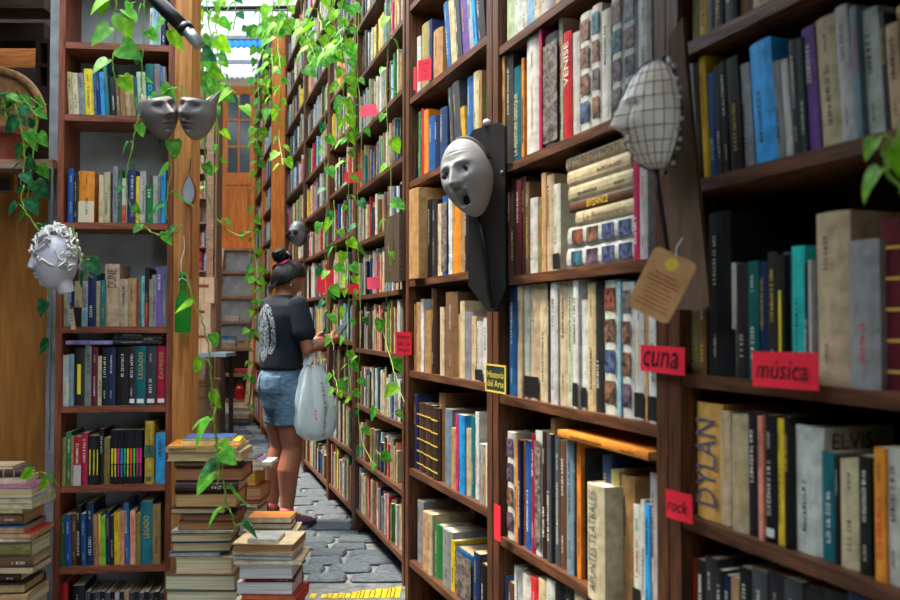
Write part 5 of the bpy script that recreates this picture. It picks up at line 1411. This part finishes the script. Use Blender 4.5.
# hair: cap over the crown and nape, bun on top, loose strands
hair = MB()
hc_ = head_mb(.0805, .115, .096, -math.pi, math.pi, -math.pi / 2 + .02, math.pi / 2 - .02, nu=72, nv=64, nose=0, jaw=.2, back=1.10)
keep = []
for f in hc_.f:
    c = sum((Vector(hc_.v[i]) for i in f), Vector()) / len(f)
    pts_ = ((-.2, -.10), (-.09, -.088), (-.05, -.066), (-.02, -.030), (.0, .012), (.03, .030), (.06, .048), (.085, .066), (.2, .09))
    for (ya, za), (yb, zb2) in zip(pts_, pts_[1:]):
        if ya <= c.y < yb:
            if c.z > za + (zb2 - za) * (c.y - ya) / (yb - ya): keep.append(f)
hm2 = MB(); hm2.v = hc_.v; hm2.f = keep; hm2.c = [None] * len(keep)
hc_o = hm2.build('hair', 'hair_black', person, HM, smooth=True)
thicken(hc_o, .007)
bunp = []
r9 = random.Random(2)
for q in range(16):
    a = r9.uniform(0, 6.28)
    bunp.append(MB().tube([Vector((.026 * math.cos(a + t * 1.1), .026 * math.sin(a + t * 1.1), .012 * t - .012 + r9.uniform(-.004, .004))) for t in range(6)], [.006, .013, .015, .015, .012, .005], 8))
bunp.append(MB().lathe([(.001, -.03), (.026, -.018), (.031, .01), (.024, .042), (.001, .052)], 14))
bm_ = MB()
for q in bunp: bm_.add(q)
BUN = HM @ Matrix.Translation((-.010, -.100, .094)) @ Matrix.Rotation(R(56), 4, 'X') @ Matrix.Scale(1.15, 4)
bm_.build('hair_bun', 'hair_black', person, BUN, smooth=True)
MB().tube([Vector((.03 * math.cos(t), .03 * math.sin(t), -.024)) for t in [k * .45 for k in range(15)]], .008, 6).build('hair_tie', 'pink_tie', person, BUN, smooth=True)
tf = MB().tube([Vector((.02, .02, -.01)), Vector((.045, .03, .012)), Vector((.06, .028, -.006)), Vector((.062, .02, -.03))], [.012, .013, .01, .003], 8)
tf.build('hair_tuft', 'hair_black', person, BUN, smooth=True)
tf = MB().tube([Vector((-.02, -.02, -.02)), Vector((-.05, -.04, -.03)), Vector((-.07, -.05, -.06)), Vector((-.075, -.055, -.085))], [.012, .011, .008, .002], 8)
tf.build('hair_tuft', 'hair_black', person, BUN, smooth=True)
for q in range(7):
    x_ = -.05 + q * .016
    MB().tube([HM @ Vector((x_, -.078, -.05)), HM @ Vector((x_ * .9, -.082, -.09)), HM @ Vector((x_ * .8 + .004, -.07, -.125 - .01 * (q % 3)))], [.006, .004, .0012], 5).build('loose_strand', 'hair_black', person)
MB().lathe([(.001, -.008), (.005, -.004), (.005, .004), (.001, .008)], 8).build('earring', 'metal_grey', person, HM @ Matrix.Translation((.082, -.006, -.045)))
# shirt
def sleeve(s, e, g):
    return limb([s, s.lerp(e, .3), s.lerp(e, .62)], [.060 + g, .064 + g, .067 + g])
sh_rows = [(.93, .152, .122, -.012), (.99, .154, .120, -.010), (1.06, .156, .116, -.008), (1.16, .168, .120, -.010), (1.25, .174, .114, -.010), (1.31, .156, .10, -.010), (1.35, .105, .078, -.008), (1.375, .066, .06, -.004)]
sleeve_end = []
shirt_parts = [MB().rings([ell((0, y, z), rx, ry, seg=28) for z, rx, ry, y in sh_rows]), sleeve(shR, elR, 0), sleeve(shL, elL, 0)]
shirt = fuse('shirt', shirt_parts, 'navy_cloth', person, .008, 3)
for v in shirt.data.vertices:
    k_ = noise.noise(Vector((v.co.x * 9, v.co.y * 9, v.co.z * 5))) * .008 * max(0, min(1, (1.3 - v.co.z) / .2))
    v.co += v.normal * k_
# back print cut from the shirt itself so that it follows the cloth
me = shirt.data
pm = MB(); vmap = {}
for p in me.polygons:
    c = p.center
    q2 = ((c.x + .012) / .105) ** 2 + ((c.z - 1.14) / .18) ** 2
    if p.normal.y < -.2 and ((.52 < q2 < 1 and c.z > 1.02) or ((c.x + .012) / .058) ** 2 + ((c.z - 1.12) / .145) ** 2 < 1):
        ids = []
        for i in p.vertices:
            if i not in vmap:
                vmap[i] = len(pm.v); v = me.vertices[i]; pm.v.append(tuple(v.co + v.normal * .0016))
            ids.append(vmap[i])
        pm.f.append(tuple(ids)); pm.c.append(None)
if pm.f: pm.build('back_print', 'shirt_print', person, smooth=True)
# shorts
sr = [(.70, .125, .11, -.006), (.76, .146, .118, -.012), (.82, .153, .124, -.020), (.88, .150, .120, -.020), (.94, .136, .106, -.008), (.975, .132, .102, -.002)]
def shleg(h, k): 
    a, b2 = h + Vector((0, -.004, .02)), h.lerp(k, .56)
    return MB().tube([a, h.lerp(k, .25), b2], [.092, .098, .096], 18)
shorts = fuse('shorts', [MB().rings([ell((0, y, z), rx, ry, seg=28) for z, rx, ry, y in sr]), shleg(hipR, kneeR), shleg(hipL, kneeL)], 'denim', person, .008, 2)
for v in shorts.data.vertices:
    v.co += v.normal * noise.noise(v.co * 14) * .006
for s in (-1, 1):
    m_ = MB(); vmap = {}; me = shorts.data
    for p in me.polygons:
        c = p.center
        if p.normal.y < -.35 and .03 < s * c.x < .12 and .79 < c.z < .895:
            ids = []
            for i in p.vertices:
                if i not in vmap:
                    vmap[i] = len(m_.v); v = me.vertices[i]; m_.v.append(tuple(v.co + v.normal * .0045))
                ids.append(vmap[i])
            m_.f.append(tuple(ids)); m_.c.append(None)
    if m_.f: thicken(m_.build('back_pocket', 'denim', person, smooth=True), .004)
MB().rings([ell((0, -.005, .945), .140, .110, seg=28), ell((0, -.002, .982), .135, .105, seg=28)], cap=False).build('waistband', 'denim', person, smooth=True)
# shoes, socks
for a, s in ((ankR, 1), (ankL, -1)):
    sx = Matrix.Translation((a.x, a.y, 0)) @ Matrix.Rotation(-s * R(6), 4, 'Z')
    sh = empty_ = None
    prof = [(-.075, .030, .088), (-.06, .036, .098), (-.02, .038, .10), (.03, .040, .088), (.08, .043, .070), (.13, .044, .055), (.165, .036, .042), (.18, .018, .028)]
    rs = []
    for y_, hw, ht in prof:
        rs.append([Vector((hw * math.cos(t) * (1.0 if math.sin(t) < .2 else .86), y_, .022 + (ht - .022) * max(0, math.sin(t)) if math.sin(t) > 0 else .020)) for t in [2 * math.pi * k / 16 for k in range(16)]])
    sho = MB().rings(rs).build('shoe', 'shoe_purple', person, sx, smooth=True)
    pl = []
    for y_, hw in ((-.082, .02), (-.072, .034), (-.03, .041), (.04, .044), (.10, .049), (.15, .046), (.18, .03), (.19, .012)): pl.append((hw, y_))
    pl = pl + [(-x_, y_) for x_, y_ in reversed(pl)]
    MB().prism(pl, 0.001, .028).build('sole', 'rubber', sho)
    for q in range(5):
        MB().tube([(-.024, .0 + q * .022, .098 - q * .0085), (0, .006 + q * .022, .104 - q * .0085), (.024, .0 + q * .022, .098 - q * .0085)], .0042, 6).build('lace', 'lace', sho)
    MB().tube([(.0, -.074, .085), (0, -.092, .10), (0, -.094, .115), (0, -.076, .118)], .004, 6).build('heel_loop', 'rubber', sho)
    MB().tube([a + Vector((0, -.002, .0)), a + Vector((0, 0, .014)), a + Vector((0, .002, .028))], [.042, .0415, .0415], 14).build('sock', 'sock', person, smooth=True)
# phone held in both hands
ph = wrR + fR * .11 - rR * .05
ph_o = tag(MB().box(-.036, .036, -.005, .005, -.072, .072).build('phone', 'phone_case', M=PM @ orient(((wrR + wrL) / 2 + Vector((.01, .115, .045))), (0, -.75, .65), 0)), 'dark phone held in the hands of the person', 'phone')
MB().box(-.033, .033, .0051, .0056, -.066, .066).build('screen', 'pane_dark', ph_o)
# thin plastic carrier bag hanging from the right forearm
hk = elR.lerp(wrR, .30)
bag = empty('plastic_bag', PM @ Matrix.Translation(hk)); tag(bag, 'pale translucent plastic bag hanging from the forearm', 'bag')
r10 = random.Random(12)
def bag_fold(t, z_):
    k_ = max(0, 1 - abs(z_ + .1) / .5)
    return 1 + (.05 + .13 * k_) * math.sin(6 * t + z_ * 5) + (.02 + .07 * k_) * math.sin(11 * t - z_ * 7) + .10 * noise.noise(Vector((math.cos(t) * 2.2, math.sin(t) * 2.2, z_ * 11))) + .06 * noise.noise(Vector((math.cos(t) * 6, math.sin(t) * 6, z_ * 22)))
prof = [(-.10, .045, .018), (-.14, .070, .030), (-.20, .088, .045), (-.28, .108, .058), (-.36, .124, .066), (-.44, .132, .068), (-.50, .122, .060), (-.535, .085, .04), (-.548, .03, .014)]
rs = []
fine = []
for i in range(len(prof) - 1):
    for q in range(4): fine.append(tuple(prof[i][k] + (prof[i + 1][k] - prof[i][k]) * q / 4 for k in range(3)))
fine.append(prof[-1])
for z_, rx, ry in fine:
    ring_ = []
    for j in range(72):
        t = 2 * math.pi * j / 72
        wv = bag_fold(t, z_)
        ring_.append(Vector((ry * math.sin(t) * wv + .012, rx * math.cos(t) * wv - .02 + .12 * (-.1 - z_) * .6, z_)))
    rs.append(ring_)
bo = MB().rings(rs, cap=False).build('bag_body', 'bag_plastic', bag, smooth=True)
for s in (-1, 1):
    for q in (-1, 1):
        MB().tube(smooth_curve([(s * .016 + .012, q * .042 - .02, -.105), (s * .018 + .006, q * .026 - .01, -.05), (s * .016, q * .010, .0), (0, 0, .045)], 3), [(.016, .003)] * 9 + [(.018, .003)], 8).build('bag_handle', 'bag_plastic', bag, smooth=True)
bp_ = MB(); r11 = random.Random(5)
def bag_pt(t, z_, lift=.002):
    for i in range(len(prof) - 1):
        if prof[i][0] >= z_ >= prof[i + 1][0]:
            u_ = (prof[i][0] - z_) / (prof[i][0] - prof[i + 1][0]); rx = prof[i][1] + (prof[i + 1][1] - prof[i][1]) * u_; ry = prof[i][2] + (prof[i + 1][2] - prof[i][2]) * u_
    wv = bag_fold(t, z_)
    return Vector(((ry * math.sin(t)) * wv + .012 + lift, rx * math.cos(t) * wv - .02 + .12 * (-.1 - z_) * .6, z_))
def bag_marks(t0, tw, z0, z1, mat, name, step=.024):
    m_ = MB(); z_ = z0; k_ = 0
    while z_ > z1:
        a, b2, c, d = bag_pt(t0, z_), bag_pt(t0 + tw, z_), bag_pt(t0 + tw, z_ - step * .62), bag_pt(t0, z_ - step * .62)
        for u0, u1, v0, v1 in (((0, .25, 0, 1), (.75, 1, 0, 1), (.25, .75, .4, .6)), ((0, 1, 0, .25), (0, 1, .75, 1)), ((0, .3, 0, 1), (.3, 1, .0, .3)))[k_ % 3]:
            q = []
            for u_, v_ in ((u0, v0), (u1, v0), (u1, v1), (u0, v1)):
                q.append(a.lerp(b2, u_).lerp(d.lerp(c, u_), v_))
            i0 = len(m_.v); m_.v += [tuple(x_) for x_ in q]; m_.f.append((i0, i0 + 1, i0 + 2, i0 + 3)); m_.c.append(None)
        z_ -= step; k_ += 1
    m_.build(name, mat, bo)
bag_marks(1.25, .16, -.20, -.40, 'navy_cloth', 'printed_letters')
bag_marks(1.85, .12, -.36, -.43, 'red_card', 'printed_mark')
bag_marks(1.25, .26, -.43, -.465, 'red_card', 'printed_mark')

# ================================================================ hanging plants
def leaf_mesh(seed, mat):
    r = random.Random(seed)
    half = [(0, 0), (.16, -.10), (.34, -.10), (.44, .08), (.42, .32), (.28, .62), (.12, .86), (0, 1.0)]
    droop = r.uniform(.10, .28); fold = r.uniform(.10, .3); skew = r.uniform(-.08, .08)
    m_ = MB(); L_ = []; Rr = []; C = []
    for x, y in half:
        b = -droop * max(0, y) ** 2
        L_.append((-x * (1 - skew), y, b + fold * x)); Rr.append((x * (1 + skew), y, b + fold * x)); C.append((0, max(y, 0.0), -droop * max(0, y) ** 2))
    n_ = len(half)
    m_.v = C + L_ + Rr
    for i in range(n_ - 1):
        m_.f.append((i, i + 1, n_ + i + 1, n_ + i)); m_.f.append((i + 1, i, 2 * n_ + i, 2 * n_ + i + 1)); m_.c += [None, None]
    return m_.mesh('leaf', mat, True)
LEAF = {k: [leaf_mesh(i + 10 * j, k) for i in range(4)] for j, k in enumerate(('leaf_bright', 'leaf_mid', 'leaf_deep'))}
VR = random.Random(77)
def leaf_frame(p, side, size, face):
    """leaf hanging from p: tip down and outwards, upper face to 'face'"""
    tip = (Vector((side.x, side.y, 0)) * VR.uniform(.2, .9) + Vector((0, 0, -VR.uniform(.35, 1.0)))).normalized()
    nrm = (Vector(face) * VR.uniform(.5, 1) + Vector((VR.uniform(-.6, .6), VR.uniform(-.6, .6), VR.uniform(.1, .9)))).normalized()
    x = tip.cross(nrm).normalized(); nrm = x.cross(tip)
    return Matrix(((x.x * size, tip.x * size, nrm.x * size, p.x), (x.y * size, tip.y * size, nrm.y * size, p.y), (x.z * size, tip.z * size, nrm.z * size, p.z), (0, 0, 0, 1)))
def vine(pts, label, size=.075, step=.07, mats=('leaf_bright', 'leaf_mid'), r=.0022, face=(-.5, -.8, .2), skip=0.0, group='hanging pothos vines', spread=1.0, big=()):
    root = empty('pothos_vine', loc=pts[0]); tag(root, label, 'vine', group)
    o = Vector(pts[0])
    c = smooth_curve([Vector(p) - o for p in pts], 5)
    c = [q + Vector((VR.uniform(-1, 1), VR.uniform(-1, 1), 0)) * .004 for q in c]
    MB().tube(c, r, 5).build('stem', 'stem', root)
    acc = 0; s = 1; nl = 0
    for i in range(1, len(c)):
        acc += (c[i] - c[i - 1]).length
        while acc > step:
            acc -= step * VR.uniform(.75, 1.3)
            if VR.random() < skip: continue
            s = -s
            a = VR.uniform(-.7, .7) + (0 if s > 0 else math.pi)
            side = Vector((math.cos(a), math.sin(a), 0))
            base = c[i] + side * size * VR.uniform(.15, .45) * spread + Vector((0, 0, VR.uniform(0, .015)))
            lf = link('leaf', VR.choice(LEAF[VR.choice(mats)]), root, leaf_frame(base, side, size * VR.uniform(.6, 1.2), face))
            MB().tube([c[i], (c[i] + base) / 2 + Vector((0, 0, .008)), base], r * .7, 4).build('leaf_stalk', 'stem', root)
            nl += 1
    return root
def on(b_, pxs, off):
    out = []
    for x, y in pxs:
        s_, z_ = b_.hit(x, y, off); out.append(b_.pt(s_, z_, off))
    return out
def atz(pxs, Z):
    return [at(x, y, Z) for x, y in pxs]
B1, M1, D1 = ('leaf_bright', 'leaf_mid'), ('leaf_mid', 'leaf_deep'), ('leaf_deep', 'leaf_mid')
# down the front of the far bookcases
vine(on(BF0, [(347, -20), (345, 30), (348, 70), (347, 120), (349, 175), (347, 230), (349, 290), (347, 340), (351, 400)], .10), 'long bright vine between the two tall bookcases', .068, .062)
vine(on(BF0, [(340, -20), (338, 20), (345, 60), (343, 100), (346, 140)], .14), 'short full vine high before the tall bookcase', .08, .05)
vine(on(BF0, [(352, -20), (350, 25), (342, 45), (330, 55), (318, 60), (308, 40), (300, 20)], .2), 'vine looping across the high shelves', .07, .05)
vine(on(BF1, [(359, 15), (357, 70), (362, 130), (358, 190), (358, 250), (361, 320), (358, 380), (360, 430), (368, 455), (377, 466), (381, 458), (376, 450)], .07), 'thin vine with a curled tip before the tall bookcase', .055, .16, M1)
vine(on(BF1, [(392, -20), (390, 30), (386, 80), (388, 140), (391, 185), (388, 230), (390, 265)], .08), 'vine beside the speckled book', .062, .13)
vine(on(BF1, [(390, 270), (385, 310), (384, 335), (391, 360), (398, 385), (404, 402), (400, 412), (385, 413), (374, 407)], .09), 'long green tendril bending below the speckled book', .075, .24, B1)
vine(on(BFA, [(326, 90), (325, 150), (326, 200), (325, 260), (327, 310), (328, 335)], .12), 'vine of small leaves beside the large red card', .07, .13, M1)
vine(on(BFA, [(334, 200), (336, 240), (331, 280), (330, 320), (334, 350)], .15), 'leafy vine above the hands of the person', .075, .10, B1)
vine(on(BFA, [(301, -20), (301, 30), (303, 55), (302, 78)], .14), 'short vine high on the bookcase of the skull', .11, .12)
vine(on(BFA, [(322, -20), (318, 10), (322, 30), (319, 38)], .2), 'short leafy vine under the roof edge', .1, .05)
vine(on(BF0, [(333, 370), (337, 390), (338, 406)], .2), 'small vine below the phone', .065, .05, B1)
# along the protruding bookcase
for q, (pxs, sz, st, lab) in enumerate((([(268, -10), (266, 40), (262, 90), (258, 140), (256, 190)], .12, .10, 'bright vine at the corner of the orange bookcase'),
        ([(280, -10), (277, 30), (281, 80), (279, 130), (283, 165)], .10, .11, 'yellow green vine on the orange bookcase side'),
        ([(274, -10), (271, 40), (273, 80), (270, 115)], .13, .09, 'full vine beside the orange bookcase side'),
        ([(256, 190), (254, 240), (258, 290), (256, 340)], .11, .12, 'lower vine before the farthest bookcase'),
        ([(250, 250), (252, 300), (249, 350), (251, 415)], .10, .13, 'thin vine hanging beside the stairs'),
        ([(261, 5), (257, 60), (259, 110), (254, 150)], .12, .09, 'dense vine before the farthest bookcase'),
        ([(288, -10), (286, 20), (270, 28), (255, 30), (247, 26)], .12, .07, 'vine trailing along the roof edge'))):
    vine(on(BC1, pxs, .14), lab, sz * .8, st * .8, B1, .004)
# over the alley, between the roof and the store side
for q, (pxs, Z, sz, st, mt, lab) in enumerate((
        ([(206, -20), (208, 20), (212, 50), (204, 80), (206, 105)], 4.2, .105, .05, B1, 'full vine hanging left of the corrugated roof'),
        ([(218, -20), (216, 20), (218, 55), (222, 80), (216, 110)], 4.4, .10, .06, B1, 'leafy vine before the corrugated roof'),
        ([(196, -20), (197, 30), (196, 70), (190, 95)], 3.6, .085, .06, M1, 'vine over the end of the black pipe'),
        ([(212, 60), (214, 100), (219, 140), (218, 170)], 4.6, .075, .07, B1, 'small vine beside the pale post'),
        ([(198, 10), (200, 60), (205, 90), (200, 120)], 3.9, .09, .06, B1, 'vine behind the stone face planter'),
        ([(232, -20), (236, 10), (233, 30)], 4.6, .08, .06, M1, 'short tuft of leaves under the corrugated roof'),
        ([(222, 75), (232, 90), (238, 98), (240, 112)], 4.0, .10, .12, B1, 'vine with a wide leaf before the door'),
        ([(206, 110), (205, 150), (207, 190), (215, 215), (228, 230), (240, 236), (250, 232)], 3.7, .085, .15, B1, 'looping vine with broad leaves before the door'))):
    vine(atz(pxs, Z), lab, sz * .78, st * .8, mt, .003)
# on and before the narrow bookcase
vine(atz([(105, -20), (109, 5), (115, 14), (128, 12), (135, 2)], 3.02), 'arching vine tip at the top of the narrow bookcase', .06, .07, B1)
vine(atz([(117, -20), (115, 20), (115, 45), (113, 62), (115, 80)], 3.02), 'short vine with broad leaves before the top shelves', .085, .055, B1, big=1)
vine(atz([(144, -20), (143, 30), (141, 70), (140, 105), (136, 130), (129, 165), (127, 195), (137, 218), (152, 232), (166, 237), (178, 231), (183, 224)], 3.05), 'long thin vine looping under the orange book shelf', .045, .085, M1)
vine(atz([(160, 14), (167, 20), (170, 32)], 2.98), 'bright vine under the black pipe', .07, .04, B1)
vine(atz([(170, 100), (168, 130), (171, 160), (168, 195), (166, 222)], 3.02), 'vine from the stone face planter over the shelf', .075, .075, D1)
vine(atz([(150, 100), (160, 95), (168, 90), (175, 88), (182, 92)], 2.97), 'leaves growing in the stone face planter', .06, .03, D1, spread=.6)
vine(atz([(186, 274), (193, 300), (203, 322), (209, 350), (211, 380), (213, 410), (217, 440), (219, 470), (218, 490)], 2.95), 'long vine before the pile at the wooden post', .075, .10, B1, .003)
vine(atz([(217, 395), (214, 430), (222, 465), (226, 500), (232, 515), (236, 530)], 2.86), 'vine with broad leaves between the two piles', .085, .075, M1, .003)
# pothos in the terracotta pot
pb = Vector((pc.x, 3.47, zl + .13))
for q, (pxs, Z, lab) in enumerate((([(10, 120), (18, 98), (28, 104), (36, 120), (34, 150), (28, 190), (30, 215)], 3.3, 'long pothos stem trailing over the ledge'),
        ([(6, 118), (12, 95), (22, 100), (30, 98), (42, 108)], 3.32, 'pothos stem reaching up from the terracotta pot'),
        ([(6, 120), (4, 100), (8, 96), (16, 110), (22, 128), (24, 160), (20, 185)], 3.28, 'pothos stem hanging before the terracotta pot'),
        ([(12, 120), (24, 110), (38, 112), (46, 104)], 3.36, 'short pothos stem spreading right of the pot'),
        ([(24, 185), (22, 205), (32, 220), (40, 232), (50, 238)], 3.2, 'pothos stem curling on the white head planter'),
        ([(4, 112), (-4, 100), (2, 112), (8, 120)], 3.3, 'short pothos stem left of the pot'))):
    vine(atz(pxs, Z), lab, .066, .042 if q != 4 else .08, D1, .003, group='pothos stems of the terracotta pot')
vine(atz([(72, 225), (78, 250), (86, 270), (92, 278)], 3.06), 'pothos stem behind the white head planter', .08, .06, M1, .003)
vine(atz([(48, 285), (50, 310), (53, 335), (50, 350)], 3.45), 'deep green vine on the grey pillar', .07, .07, D1, .003)
vine(atz([(54, 500), (50, 480), (43, 472), (36, 476)], 2.8), 'small bright sprout on the pile against the plywood', .05, .045, B1, .002)
# a leaf close by on the right
vine([at(905, 120, 1.22), at(893, 145, 1.22), at(884, 150, 1.22), at(888, 172, 1.22), at(905, 195, 1.22)], 'bright green vine tip near the maroon book', .05, .035, ('leaf_bright',), .003, face=(-.4, -.9, .1))
